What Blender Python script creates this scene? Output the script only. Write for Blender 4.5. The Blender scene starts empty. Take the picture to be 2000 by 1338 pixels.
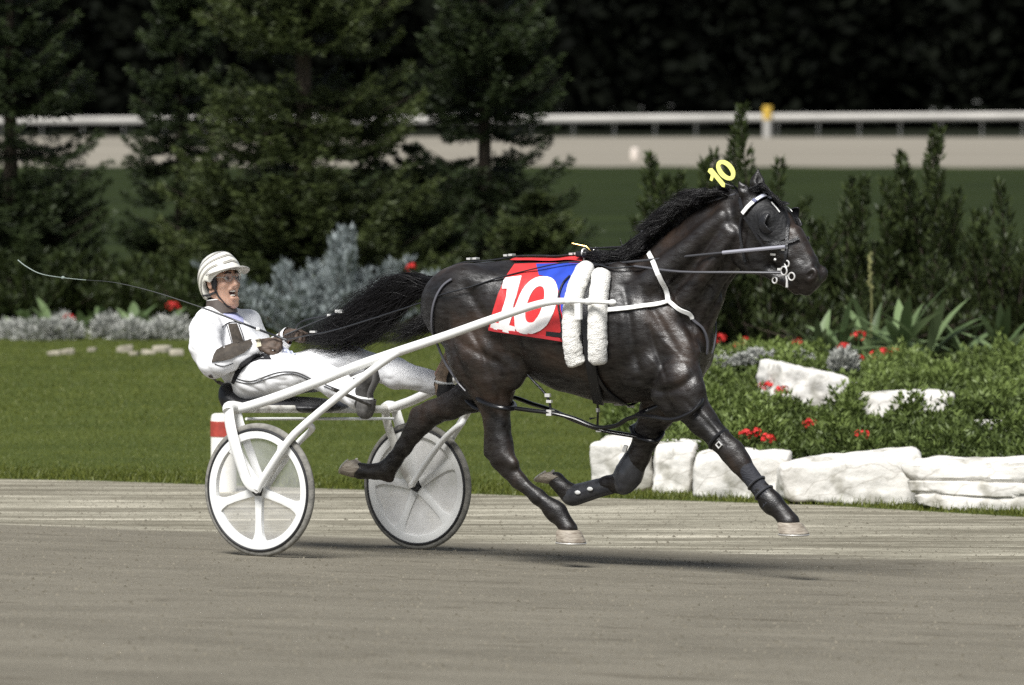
import bpy, bmesh, math, random
import numpy as np
from mathutils import Vector, Matrix, noise as mnoise
from mathutils.bvhtree import BVHTree

rng = np.random.default_rng(7)
random.seed(7)
scene = bpy.context.scene
COL = scene.collection

# ------------------------------------------------------------------ camera
F = 10500.0            # focal length in pixels of the 2000 px wide photograph
CAM_H = 2.43
PITCH = math.atan((669 - 177) / F)
cam_data = bpy.data.cameras.new('camera')
cam = bpy.data.objects.new('camera', cam_data)
COL.objects.link(cam)
cam.location = (0, 0, CAM_H)
cam.rotation_euler = (math.pi / 2 - PITCH, 0, 0)
cam_data.sensor_width = 36.0
cam_data.lens = F / 2000.0 * 36.0
cam_data.clip_start = 0.5
cam_data.clip_end = 2000.0
cam_data.dof.use_dof = True
cam_data.dof.focus_distance = 27.7
cam_data.dof.aperture_fstop = 3.8
scene.camera = cam

# ------------------------------------------------------------------ night sky and floodlight
SUN_DIR = Vector((-0.25, -0.52, 0.83)).normalized()      # towards the light
world = bpy.data.worlds.new('World')
scene.world = world
world.use_nodes = True
wn = world.node_tree.nodes
wl = world.node_tree.links
bg = wn['Background']
sky = wn.new('ShaderNodeTexSky')
sky.sky_type = 'NISHITA'
sky.sun_disc = False
sky.sun_elevation = math.asin(SUN_DIR.z)
sky.sun_rotation = math.atan2(SUN_DIR.x, SUN_DIR.y)
hs = wn.new('ShaderNodeHueSaturation')
hs.inputs['Saturation'].default_value = 0.45
wl.new(sky.outputs[0], hs.inputs['Color'])
wl.new(hs.outputs[0], bg.inputs['Color'])
bg.inputs['Strength'].default_value = 0.066

sun_data = bpy.data.lights.new('floodlight', 'SUN')
sun_data.energy = 4.4
sun_data.angle = math.radians(26)
sun_data.color = (1.0, 0.985, 0.955)
sun = bpy.data.objects.new('floodlight', sun_data)
COL.objects.link(sun)
sun.rotation_euler = SUN_DIR.to_track_quat('Z', 'Y').to_euler()
sun.location = SUN_DIR * 60

scene.view_settings.view_transform = 'Standard'
scene.view_settings.look = 'None'
scene.view_settings.exposure = 0.42
scene.view_settings.gamma = 1.0
scene.render.engine = 'CYCLES'
scene.cycles.use_denoising = False
scene.cycles.max_bounces = 6
scene.cycles.diffuse_bounces = 3
scene.cycles.glossy_bounces = 3
scene.cycles.transparent_max_bounces = 12

# ------------------------------------------------------------------ geometry of the view
CAM = np.array([0, 0, CAM_H])
FWD = np.array([0, math.cos(PITCH), -math.sin(PITCH)])
UP = np.array([0, math.sin(PITCH), math.cos(PITCH)])

def ray(px, py):
    d = FWD * F + np.array([1.0, 0, 0]) * (px - 1000) + UP * (669 - py)
    return d / np.linalg.norm(d)

def at(px, py, Y):
    d = ray(px, py)
    return CAM + d * (Y / d[1])

def on_z(px, py, z):
    d = ray(px, py)
    return CAM + d * ((z - CAM_H) / d[2])

TH = math.radians(33)
T = np.array([math.cos(TH), -math.sin(TH), 0])     # direction of travel
N = np.array([math.sin(TH), math.cos(TH), 0])      # across the track, away from the camera
NW = at(507, 957, 28.0)
_w = 1.47
for _ in range(20):
    q = NW + N * _w
    err = 815 - (1000 + F * q[0] / q[1])
    _w += err / F * q[1] / N[0] * 0.7
WIDTH = _w
O = (NW + N * WIDTH / 2) * np.array([1, 1, 0])

def loc(p):           # world -> local frame of horse and sulky (x forward, y away, z up)
    d = np.asarray(p) - O
    return np.array([d @ T, d @ N, d[2]])

def L(px, py, y=0.0):  # where the sight line of a photo pixel meets the lateral plane y
    d = ray(px, py)
    t = (y - (CAM - O) @ N) / (d @ N)
    return loc(CAM + d * t)

LCAM = loc(CAM)

def lray(px, py):
    d = ray(px, py)
    return np.array([d @ T, d @ N, d[2]])

FRAME_ROT = -TH
FRAME = Matrix.Translation(Vector(O)) @ Matrix.Rotation(FRAME_ROT, 4, 'Z')
TILT = -0.048

# ------------------------------------------------------------------ objects
def tag(o, label=None, cat=None, group=None, kind=None):
    if label: o['label'] = label
    if cat: o['category'] = cat
    if group: o['group'] = group
    if kind: o['kind'] = kind
    return o

def empty(name, label, cat, location=(0, 0, 0), rz=0.0, group=None):
    o = bpy.data.objects.new(name, None)
    COL.objects.link(o)
    o.empty_display_size = 0.1
    o.location = location
    o.rotation_euler = (0, 0, rz)
    return tag(o, label, cat, group)

def frame_empty(name, label, cat, base=(0, 0, 0)):
    """Empty standing in the moving frame; its children are written in local frame coordinates."""
    b = Vector(base)
    o = empty(name, label, cat, FRAME @ b, FRAME_ROT)
    o['_base'] = [b.x, b.y, b.z]
    return o

def mesh_obj(name, verts, faces, material=None, parent=None, smooth=True, base=None):
    """verts (n,3), faces list or (m,k) array -> one linked mesh object. base: origin to subtract."""
    verts = np.asarray(verts, dtype=np.float64).reshape(-1, 3)
    b = np.zeros(3)
    if parent is not None:
        pp = parent
        while pp is not None and '_base' not in pp:
            pp = pp.parent
        if pp is not None:
            b = np.array(list(pp['_base']))
    if base is not None:
        b = np.asarray(base, dtype=float)
    me = bpy.data.meshes.new(name)
    v = (verts - b).astype(np.float32)
    if isinstance(faces, np.ndarray):
        n, k = faces.shape
        me.vertices.add(len(v)); me.vertices.foreach_set('co', v.ravel())
        me.loops.add(n * k); me.loops.foreach_set('vertex_index', faces.astype(np.int32).ravel())
        me.polygons.add(n)
        me.polygons.foreach_set('loop_start', (np.arange(n) * k).astype(np.int32))
        me.update(calc_edges=True)
        me.validate()
    else:
        me.from_pydata(v.tolist(), [], [list(map(int, f)) for f in faces])
        me.update()
    if smooth:
        me.polygons.foreach_set('use_smooth', np.ones(len(me.polygons), dtype=bool))
    if material is not None:
        for m in (material if isinstance(material, (list, tuple)) else [material]):
            me.materials.append(m)
    o = bpy.data.objects.new(name, me)
    COL.objects.link(o)
    if parent is not None:
        o.parent = parent
    elif base is not None:
        pass
    return o

def frame_mesh(name, verts, faces, material, label, cat, base, smooth=True):
    """A top-level mesh written in the moving frame, origin at base."""
    o = mesh_obj(name, verts, faces, material, None, smooth, base)
    o.location = FRAME @ Vector(base)
    o.rotation_euler = (0, 0, FRAME_ROT)
    o['_base'] = [float(c) for c in base]
    return tag(o, label, cat)

class MB:
    """Collects shapes into one mesh."""
    def __init__(self):
        self.v = []; self.f = []; self.n = 0; self.mi = []
    def add(self, v, f, mi=0):
        v = np.asarray(v, dtype=float).reshape(-1, 3)
        self.v.append(v)
        for q in f:
            self.f.append([int(i) + self.n for i in q]); self.mi.append(mi)
        self.n += len(v)
        return self
    def tube(self, pts, r, seg=8, cap=True, flat=1.0, mi=0, updir=None):
        """tube through pts; r scalar or list; flat scales the second axis of the section."""
        pts = np.asarray(pts, dtype=float)
        n = len(pts)
        rr = np.full(n, r) if np.isscalar(r) else np.asarray(r, dtype=float)
        tan = np.gradient(pts, axis=0)
        tan /= np.linalg.norm(tan, axis=1)[:, None] + 1e-12
        ref = np.array([0, 0, 1.0]) if updir is None else np.asarray(updir, float)
        if abs(tan[0] @ ref) > 0.95: ref = np.array([0, 1.0, 0.1])
        a = np.cross(tan[0], ref); a /= np.linalg.norm(a)
        V = []
        ang = np.arange(seg) / seg * 2 * math.pi
        for i in range(n):
            a = a - tan[i] * (a @ tan[i]); a /= np.linalg.norm(a) + 1e-12
            b = np.cross(tan[i], a)
            V.append(pts[i] + rr[i] * (np.cos(ang)[:, None] * a + flat * np.sin(ang)[:, None] * b))
        V = np.concatenate(V)
        Fc = []
        for i in range(n - 1):
            for j in range(seg):
                k = (j + 1) % seg
                Fc.append([i * seg + j, i * seg + k, (i + 1) * seg + k, (i + 1) * seg + j])
        if cap:
            Fc.append(list(range(seg))[::-1]); Fc.append([(n - 1) * seg + j for j in range(seg)])
        return self.add(V, Fc, mi)
    def box(self, c, size, R=None, mi=0, taper=1.0):
        sx, sy, sz = [s / 2 for s in size]
        V = np.array([[x * sx * (taper if z > 0 else 1), y * sy * (taper if z > 0 else 1), z * sz] for x in (-1, 1) for y in (-1, 1) for z in (-1, 1)], float)
        if R is not None: V = V @ np.asarray(R).T
        Fc = [[0, 1, 3, 2], [4, 6, 7, 5], [0, 4, 5, 1], [2, 3, 7, 6], [0, 2, 6, 4], [1, 5, 7, 3]]
        return self.add(V + np.asarray(c), Fc, mi)
    def lathe(self, prof, c, axis=(0, 0, 1), seg=32, mi=0, closed=False):
        """prof: list of (radius, height) along axis."""
        ax = np.asarray(axis, float); ax /= np.linalg.norm(ax)
        ref = np.array([1.0, 0, 0]) if abs(ax[0]) < .9 else np.array([0, 0, 1.0])
        a = np.cross(ax, ref); a /= np.linalg.norm(a); b = np.cross(ax, a)
        V = []
        for r, h in prof:
            for j in range(seg):
                w = 2 * math.pi * j / seg
                V.append(np.asarray(c) + ax * h + r * (math.cos(w) * a + math.sin(w) * b))
        Fc = []
        m = len(prof)
        for i in range(m if closed else m - 1):
            i2 = (i + 1) % m
            for j in range(seg):
                k = (j + 1) % seg
                Fc.append([i * seg + j, i * seg + k, i2 * seg + k, i2 * seg + j])
        if not closed:
            if prof[0][0] > 1e-6: Fc.append(list(range(seg))[::-1])
            if prof[-1][0] > 1e-6: Fc.append([(m - 1) * seg + j for j in range(seg)])
        return self.add(V, Fc, mi)
    def ball(self, c, r, seg=12, rings=8, scale=(1, 1, 1), R=None, mi=0):
        V = []; Fc = []
        for i in range(rings + 1):
            ph = math.pi * i / rings
            for j in range(seg):
                w = 2 * math.pi * j / seg
                V.append([math.sin(ph) * math.cos(w), math.sin(ph) * math.sin(w), math.cos(ph)])
        V = np.array(V) * r * np.asarray(scale, float)
        if R is not None: V = V @ np.asarray(R).T
        for i in range(rings):
            for j in range(seg):
                k = (j + 1) % seg
                Fc.append([i * seg + j, (i + 1) * seg + j, (i + 1) * seg + k, i * seg + k])
        return self.add(V + np.asarray(c), Fc, mi)
    def torus(self, c, R, r, axis=(0, 1, 0), seg=24, sec=8, mi=0):
        prof = [(R + r * math.cos(2 * math.pi * k / sec), r * math.sin(2 * math.pi * k / sec)) for k in range(sec)]
        return self.lathe(prof, c, axis, seg, mi, closed=True)
    def build(self, name, material, parent=None, smooth=True, bevel=0.0, **kw):
        v = np.concatenate(self.v)
        o = mesh_obj(name, v, self.f, material, parent, smooth, **kw)
        if any(self.mi):
            o.data.polygons.foreach_set('material_index', np.array(self.mi, dtype=np.int32))
        finish(o.data, smooth)
        if bevel:
            m = o.modifiers.new('bevel', 'BEVEL'); m.width = bevel; m.segments = 2; m.limit_method = 'ANGLE'
        return o
    def pieces(self, name, material, parent=None, smooth=True, bevel=0.0):
        """every added shape becomes an object of its own."""
        k = 0; out = []
        for v in self.v:
            m = MB(); m.v = [v]; m.n = len(v)
            for f, i in zip(self.f, self.mi):
                if k <= f[0] < k + len(v): m.f.append([q - k for q in f]); m.mi.append(i)
            k += len(v)
            out.append(m.build(name, material, parent, smooth, bevel))
        return out
    def top(self, name, material, label, cat, base, smooth=True, bevel=0.0):
        o = self.build(name, material, None, smooth, bevel, base=base)
        o.location = FRAME @ Vector(base); o.rotation_euler = (0, 0, FRAME_ROT)
        o['_base'] = [float(c) for c in base]
        return tag(o, label, cat)

def finish(me, smooth=True, angle=40):
    bm = bmesh.new(); bm.from_mesh(me)
    bmesh.ops.remove_doubles(bm, verts=bm.verts, dist=1e-6)
    bmesh.ops.recalc_face_normals(bm, faces=bm.faces)
    if smooth:
        for e in bm.edges:
            if len(e.link_faces) == 2 and e.calc_face_angle(0) > math.radians(angle): e.smooth = False
        for f in bm.faces: f.smooth = True
    bm.to_mesh(me); bm.free()

def unit(v): return v / (np.linalg.norm(v, axis=-1, keepdims=True) + 1e-9)

def catmull(pts, n=8):
    P = np.asarray(pts, float)
    P = np.vstack([2 * P[0] - P[1], P, 2 * P[-1] - P[-2]])
    out = []
    for i in range(1, len(P) - 2):
        for k in range(n):
            t = k / n
            a, b, c, d = P[i - 1], P[i], P[i + 1], P[i + 2]
            out.append(0.5 * ((2 * b) + (c - a) * t + (2 * a - 5 * b + 4 * c - d) * t * t + (3 * b - a - 3 * c + d) * t ** 3))
    out.append(P[-2])
    return np.array(out)

# ------------------------------------------------------------------ materials
def mat(name, color, rough=0.6, var=0.0, scale=20.0, color2=None, bump=0.0, bscale=None, stretch=(1, 1, 1), spec=0.5,
        metal=0.0, sheen=0.0, coat=0.0, detail=4.0, fac=(0.35, 0.65), trans=0.0, sub=0.0):
    m = bpy.data.materials.new(name)
    m.use_nodes = True
    nt = m.node_tree; nd = nt.nodes; lk = nt.links
    p = nd['Principled BSDF']
    p.inputs['Base Color'].default_value = (*color, 1)
    p.inputs['Roughness'].default_value = rough
    p.inputs['Specular IOR Level'].default_value = spec
    p.inputs['Metallic'].default_value = metal
    p.inputs['Sheen Weight'].default_value = sheen
    p.inputs['Coat Weight'].default_value = coat
    if sub:
        p.inputs['Subsurface Weight'].default_value = sub
        p.inputs['Subsurface Radius'].default_value = (0.02, 0.008, 0.005)
        p.inputs['Subsurface Scale'].default_value = 0.3
    tc = nd.new('ShaderNodeTexCoord'); mp = nd.new('ShaderNodeMapping')
    mp.inputs['Scale'].default_value = stretch
    lk.new(tc.outputs['Object'], mp.inputs['Vector'])
    if color2 is not None or var:
        nz = nd.new('ShaderNodeTexNoise'); nz.inputs['Scale'].default_value = scale; nz.inputs['Detail'].default_value = detail
        lk.new(mp.outputs[0], nz.inputs['Vector'])
        cr = nd.new('ShaderNodeValToRGB')
        c2 = color2 if color2 is not None else tuple(max(0, c * (1 - var)) for c in color)
        c1 = color if color2 is not None else tuple(min(1, c * (1 + var)) for c in color)
        cr.color_ramp.elements[0].position = fac[0]; cr.color_ramp.elements[1].position = fac[1]
        cr.color_ramp.elements[0].color = (*c2, 1); cr.color_ramp.elements[1].color = (*c1, 1)
        lk.new(nz.outputs[0], cr.inputs[0]); lk.new(cr.outputs[0], p.inputs['Base Color'])
    if bump:
        nb = nd.new('ShaderNodeTexNoise'); nb.inputs['Scale'].default_value = bscale or scale; nb.inputs['Detail'].default_value = 5
        lk.new(mp.outputs[0], nb.inputs['Vector'])
        bp = nd.new('ShaderNodeBump'); bp.inputs['Strength'].default_value = bump; bp.inputs['Distance'].default_value = 0.01
        lk.new(nb.outputs[0], bp.inputs['Height']); lk.new(bp.outputs[0], p.inputs['Normal'])
    return m

def leaf_mat(name, c1, c2, rough=0.55, trans=0.25, spec=0.3):
    """foliage: colour differs from leaf to leaf by the stored random value, some light passes through."""
    m = bpy.data.materials.new(name)
    m.use_nodes = True
    nt = m.node_tree; nd = nt.nodes; lk = nt.links
    p = nd['Principled BSDF']
    p.inputs['Roughness'].default_value = rough
    p.inputs['Specular IOR Level'].default_value = spec
    a = nd.new('ShaderNodeAttribute'); a.attribute_name = 'rnd'
    cr = nd.new('ShaderNodeValToRGB')
    cr.color_ramp.elements[0].color = (*c1, 1); cr.color_ramp.elements[1].color = (*c2, 1)
    lk.new(a.outputs['Fac'], cr.inputs[0]); lk.new(cr.outputs[0], p.inputs['Base Color'])
    tr = nd.new('ShaderNodeBsdfTranslucent'); lk.new(cr.outputs[0], tr.inputs['Color'])
    mx = nd.new('ShaderNodeMixShader'); mx.inputs[0].default_value = trans
    lk.new(p.outputs[0], mx.inputs[1]); lk.new(tr.outputs[0], mx.inputs[2])
    lk.new(mx.outputs[0], nd['Material Output'].inputs['Surface'])
    return m

def set_rnd(o, vals):
    at_ = o.data.attributes.new('rnd', 'FLOAT', 'FACE')
    at_.data.foreach_set('value', np.asarray(vals, dtype=np.float32))

# ------------------------------------------------------------------ signed-distance modelling
class Sdf:
    def __init__(self, lo, hi, h):
        self.lo = np.asarray(lo, float); self.h = h
        self.n = np.ceil((np.asarray(hi) - self.lo) / h).astype(int) + 1
        self.g = np.full(self.n, 1.0, dtype=np.float32)
    def _block(self, bmin, bmax):
        i0 = np.maximum(np.floor((bmin - self.lo) / self.h).astype(int), 0)
        i1 = np.minimum(np.ceil((bmax - self.lo) / self.h).astype(int) + 1, self.n)
        if np.any(i1 <= i0): return None
        ax = [(self.lo[a] + self.h * np.arange(i0[a], i1[a])).astype(np.float32) for a in range(3)]
        X = ax[0][:, None, None]; Y = ax[1][None, :, None]; Z = ax[2][None, None, :]
        return tuple(slice(a, b) for a, b in zip(i0, i1)), X, Y, Z
    def _mix(self, sl, d, k, op):
        g = self.g[sl]
        if op == 'add':
            if k > 0:
                hh = np.maximum(k - np.abs(g - d), 0) / k
                self.g[sl] = np.minimum(g, d) - hh * hh * (k * 0.25)
            else: self.g[sl] = np.minimum(g, d)
        else:
            d = -d
            if k > 0:
                hh = np.maximum(k - np.abs(g - d), 0) / k
                self.g[sl] = np.maximum(g, d) + hh * hh * (k * 0.25)
            else: self.g[sl] = np.maximum(g, d)
    def cone(self, a, b, ra, rb, k=0.03, sv=1.0, op='add'):
        a = np.asarray(a, float); b = np.asarray(b, float)
        pad = max(ra, rb) * max(1, sv) + k + 3 * self.h
        bl = self._block(np.minimum(a, b) - pad, np.maximum(a, b) + pad)
        if bl is None: return self
        sl, X, Y, Z = bl
        ab = b - a; l2 = float(ab @ ab) + 1e-12
        t = np.clip(((X - a[0]) * ab[0] + (Y - a[1]) * ab[1] + (Z - a[2]) * ab[2]) / l2, 0, 1)
        d = np.sqrt((X - a[0] - t * ab[0]) ** 2 + ((Y - a[1] - t * ab[1]) / sv) ** 2 + (Z - a[2] - t * ab[2]) ** 2) - (ra + (rb - ra) * t)
        self._mix(sl, d, k, op)
        return self
    def chain(self, pts, radii, k=0.03, sv=1.0, op='add'):
        svs = [sv] * len(pts) if np.isscalar(sv) else sv
        for i in range(len(pts) - 1):
            self.cone(pts[i], pts[i + 1], radii[i], radii[i + 1], k, 0.5 * (svs[i] + svs[i + 1]), op)
        return self
    def ell(self, c, r, k=0.03, ang=0.0, op='add', R=None):
        """ellipsoid, turned by ang in the x-z plane (or by a 3x3 matrix R whose columns are its axes)."""
        c = np.asarray(c, float); r = np.asarray(r, float)
        if R is None:
            ca, sa = math.cos(ang), math.sin(ang)
            R = np.array([[ca, 0, -sa], [0, 1, 0], [sa, 0, ca]])
        pad = r.max() + k + 3 * self.h
        bl = self._block(c - pad, c + pad)
        if bl is None: return self
        sl, X, Y, Z = bl
        dx, dy, dz = X - c[0], Y - c[1], Z - c[2]
        q = [(dx * R[0, i] + dy * R[1, i] + dz * R[2, i]) / r[i] for i in range(3)]
        k0 = np.sqrt(q[0] ** 2 + q[1] ** 2 + q[2] ** 2)
        k1 = np.sqrt((q[0] / r[0]) ** 2 + (q[1] / r[1]) ** 2 + (q[2] / r[2]) ** 2) + 1e-9
        self._mix(sl, k0 * (k0 - 1) / k1, k, op)
        return self
    def mesh(self, smooth=3, lam=0.5):
        g = self.g; h = self.h
        S = g < 0
        cnt = np.zeros(tuple(self.n - 1), dtype=np.int8)
        for i in (0, 1):
            for j in (0, 1):
                for k in (0, 1):
                    cnt += S[i:i + self.n[0] - 1, j:j + self.n[1] - 1, k:k + self.n[2] - 1]
        act = (cnt > 0) & (cnt < 8)
        I, J, K = np.nonzero(act)
        idx = np.full(act.shape, -1, dtype=np.int32); idx[act] = np.arange(len(I))
        pos = np.zeros((len(I), 3)); num = np.zeros(len(I))
        for ax in range(3):
            o = [a for a in range(3) if a != ax]
            for u in (0, 1):
                for w in (0, 1):
                    off = [0, 0, 0]; off[o[0]] = u; off[o[1]] = w
                    off2 = list(off); off2[ax] = 1
                    f0 = g[I + off[0], J + off[1], K + off[2]]; f1 = g[I + off2[0], J + off2[1], K + off2[2]]
                    m = (f0 < 0) != (f1 < 0)
                    t = np.where(m, f0 / np.where(m, f0 - f1, 1), 0)
                    p = np.zeros((len(I), 3)); p[:, o[0]] = u; p[:, o[1]] = w; p[:, ax] = t
                    pos += p * m[:, None]; num += m
        pos = pos / num[:, None] + np.stack([I, J, K], 1)
        V = self.lo + pos * h
        Q = []
        for ax in range(3):
            s0 = [slice(None)] * 3; s1 = [slice(None)] * 3
            s0[ax] = slice(0, -1); s1[ax] = slice(1, None)
            A = S[tuple(s0)]; B = S[tuple(s1)]
            E = A != B
            ii = np.stack(np.nonzero(E), 1)
            o = [a for a in range(3) if a != ax]
            ok = (ii[:, o[0]] >= 1) & (ii[:, o[1]] >= 1) & (ii[:, o[0]] < self.n[o[0]] - 1) & (ii[:, o[1]] < self.n[o[1]] - 1)
            ii = ii[ok]
            def cell(du, dw):
                c = ii.copy(); c[:, o[0]] -= du; c[:, o[1]] -= dw
                return idx[c[:, 0], c[:, 1], c[:, 2]]
            q = np.stack([cell(1, 1), cell(0, 1), cell(0, 0), cell(1, 0)], 1)
            inside = A[ii[:, 0], ii[:, 1], ii[:, 2]]
            flip = inside if ax != 1 else ~inside
            q = np.where(flip[:, None], q, q[:, ::-1])
            Q.append(q)
        Q = np.concatenate(Q)
        Q = Q[np.all(Q >= 0, axis=1)]
        E = np.concatenate([Q[:, [0, 1]], Q[:, [1, 2]], Q[:, [2, 3]], Q[:, [3, 0]]])
        n = len(V)
        deg = np.bincount(E.ravel(), minlength=n).astype(float); deg[deg == 0] = 1
        for it in range(smooth):
            acc = np.stack([np.bincount(E[:, 0], V[E[:, 1], c], n) + np.bincount(E[:, 1], V[E[:, 0], c], n) for c in range(3)], 1)
            V = V + lam * (acc / deg[:, None] - V)
        return V, Q

class Surf:
    """A surface the sight lines of the photograph can be dropped onto (in the moving frame)."""
    def __init__(self, *meshes):
        V = []; Fc = []; n = 0
        for v, f in meshes:
            V.append(v); Fc += [[int(i) + n for i in q] for q in f]; n += len(v)
        self.t = BVHTree.FromPolygons([Vector(p) for p in np.concatenate(V)], Fc)
    def hit(self, px, py, off=0.0, y=0.0):
        d = lray(px, py)
        p, n, i, _ = self.t.ray_cast(Vector(LCAM), Vector(d))
        if p is None: return L(px, py, y), np.array([0, -1.0, 0])
        n = np.array(n)
        if n @ d > 0: n = -n
        return np.array(p) + n * off, n
    def cast(self, o, d):
        p, n, i, _ = self.t.ray_cast(Vector(o), Vector(d))
        return (None, None) if p is None else (np.array(p), np.array(n))
    def near(self, p):
        q, n, i, _ = self.t.find_nearest(Vector(p))
        return np.array(q), np.array(n)

def ribbon(mb, pts, nrm, w, th=0.004, mi=0):
    """flat strap of width w and thickness th lying with normals nrm."""
    pts = np.asarray(pts, float); nrm = np.asarray(nrm, float)
    tan = np.gradient(pts, axis=0); tan /= np.linalg.norm(tan, axis=1)[:, None] + 1e-12
    side = np.cross(tan, nrm); side /= np.linalg.norm(side, axis=1)[:, None] + 1e-12
    up = np.cross(side, tan)
    ww = np.full(len(pts), w) if np.isscalar(w) else np.asarray(w)
    s = side * ww[:, None] / 2
    V = np.stack([pts - s, pts - s * 0.9 + up * th, pts + s * 0.9 + up * th, pts + s, pts + s * .9 - up * th * 0.3, pts - s * .9 - up * th * 0.3], 1).reshape(-1, 3)
    Fc = []
    n = len(pts); m = 6
    for i in range(n - 1):
        for j in range(m):
            k = (j + 1) % m
            Fc.append([i * m + j, i * m + k, (i + 1) * m + k, (i + 1) * m + j])
    Fc.append(list(range(m))[::-1]); Fc.append([(n - 1) * m + j for j in range(m)])
    mb.add(V, Fc, mi)
    return mb

def smooth_line(P, it=2):
    P = np.array(P, float)
    for _ in range(it):
        P[1:-1] = 0.25 * P[:-2] + 0.5 * P[1:-1] + 0.25 * P[2:]
    return P

def strap(mb, surf, line, w, th=0.005, off=0.004, y=0.0, n=6, mi=0):
    """a strap traced over the photograph and laid on a surface."""
    px = catmull(np.array(line, float), n)
    P = []; Nn = []
    for a, b in px:
        p, nn = surf.hit(a, b, off, y)
        P.append(p); Nn.append(nn)
    P = smooth_line(P, 3); Nn = smooth_line(Nn, 3)
    ribbon(mb, P, Nn, w, th, mi)
    return P, Nn

def inpoly(P, x, y):
    x = np.asarray(x); y = np.asarray(y)
    r = np.zeros(x.shape, bool)
    n = len(P)
    for i in range(n):
        x0, y0 = P[i]; x1, y1 = P[(i + 1) % n]
        c = ((y0 > y) != (y1 > y)) & (x < (x1 - x0) * (y - y0) / ((y1 - y0) if y1 != y0 else 1e-9) + x0)
        r ^= c
    return r

def patch(mb, surf, poly, off=0.004, step=5.0, holes=(), mi=0, y=0.0, keep=0.12):
    """a shape outlined on the photograph, laid on a surface: its outline is cut exactly, the inside follows the surface."""
    bm = bmesh.new()
    from mathutils.geometry import delaunay_2d_cdt
    pts = []; edges = []
    def addloop(Pl):
        Pl = np.asarray(Pl, float); s = len(pts); dense = []
        for i in range(len(Pl)):
            a, b = Pl[i], Pl[(i + 1) % len(Pl)]
            m = max(1, int(np.linalg.norm(b - a) / step))
            for k in range(m): dense.append(a + (b - a) * k / m)
        for i, p in enumerate(dense):
            pts.append(Vector(p)); edges.append((s + i, s + (i + 1) % len(dense)))
    addloop(poly)
    for hl in holes: addloop(hl)
    P = np.asarray(poly, float)
    gx, gy = np.meshgrid(np.arange(P[:, 0].min() + step * .5, P[:, 0].max(), step), np.arange(P[:, 1].min() + step * .5, P[:, 1].max(), step))
    ok = inpoly(P, gx, gy)
    for hl in holes: ok &= ~inpoly(np.asarray(hl, float), gx, gy)
    for a, b in zip(gx[ok], gy[ok]): pts.append(Vector((a, b)))
    vs, es, fs, *_ = delaunay_2d_cdt(pts, edges, [], 0, 0.01)
    keepf = []
    for f in fs:
        c = sum((vs[i] for i in f), Vector((0, 0))) / len(f)
        if inpoly(P, np.array([c.x]), np.array([c.y]))[0] and not any(inpoly(np.asarray(hl, float), np.array([c.x]), np.array([c.y]))[0] for hl in holes):
            keepf.append(list(f))
    V = []; NN = []
    for v in vs:
        p, nn = surf.hit(v.x, v.y, off, y)
        V.append(p); NN.append(nn)
    V = np.array(V); NN = np.array(NN)
    n = len(V)
    back = V - NN * (off * 0.8)
    # closed slab: outer skin, inner skin and rim
    cnt = {}
    for f in keepf:
        for i in range(len(f)):
            e = (f[i], f[(i + 1) % len(f)])
            cnt[e] = 1
    rim = [[a, b, b + n, a + n] for (a, b) in cnt if (b, a) not in cnt]
    mb.add(np.concatenate([V, back]), keepf + [[i + n for i in f][::-1] for f in keepf] + rim, mi)
    return mb
# ================================================================== GROUND
def smooth01(a, b, x):
    t = np.clip((np.asarray(x, float) - a) / (b - a), 0, 1)
    return t * t * (3 - 2 * t)

def zfun(X, Y):
    """height of the land: banked track, flat lawn, dip and rise to the far side of the course."""
    s = (np.asarray(X, float) - NW[0]) * N[0] + (np.asarray(Y, float) - NW[1]) * N[1]
    z = np.interp(s, [-9, 2.1, 3.0], [9 * 0.048, -0.1, -0.105])
    z = z + np.interp(Y, [60, 196, 232, 300, 450], [0, -0.31, 0.62, 0.75, 0.9]) * smooth01(3, 6, s)
    return z

edge_px = [(0, 934), (200, 938), (400, 945), (700, 955), (1000, 966), (1300, 975), (1600, 985), (2000, 1008)]
E = np.array([on_z(a, b, -0.1)[:2] for a, b in edge_px])
bnd_px = [(0, 1022), (500, 1032), (1000, 1050), (1500, 1072), (2000, 1092)]
B = np.array([on_z(a, b, -0.07)[:2] for a, b in bnd_px])
def line_fn(Pl):
    m0 = (Pl[1] - Pl[0]); m1 = (Pl[-1] - Pl[-2])
    def f(x):
        x = np.asarray(x, float)
        y = np.interp(x, Pl[:, 0], Pl[:, 1])
        y = np.where(x < Pl[0, 0], Pl[0, 1] + (x - Pl[0, 0]) * m0[1] / m0[0] * 0.8, y)
        return np.where(x > Pl[-1, 0], np.maximum(Pl[-1, 1] + (x - Pl[-1, 0]) * m1[1] / m1[0], 12), y)
    return f
edgeY = line_fn(E); bndY = line_fn(B)

def grid_mesh(name, X, Y, Z, material):
    n, m = X.shape
    V = np.stack([X, Y, Z], 2).reshape(-1, 3)
    i, j = np.meshgrid(np.arange(n - 1), np.arange(m - 1), indexing='ij')
    a = i * m + j
    Fq = np.stack([a, a + m, a + m + 1, a + 1], 2).reshape(-1, 4)
    o = mesh_obj(name, V, Fq, material)
    return o

def ramp(nd, pts):
    cr = nd.new('ShaderNodeValToRGB')
    el = cr.color_ramp.elements
    while len(el) > 1: el.remove(el[-1])
    el[0].position, el[0].color = pts[0][0], (*pts[0][1], 1)
    for p, c in pts[1:]:
        e = el.new(p); e.color = (*c, 1)
    return cr

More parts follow.
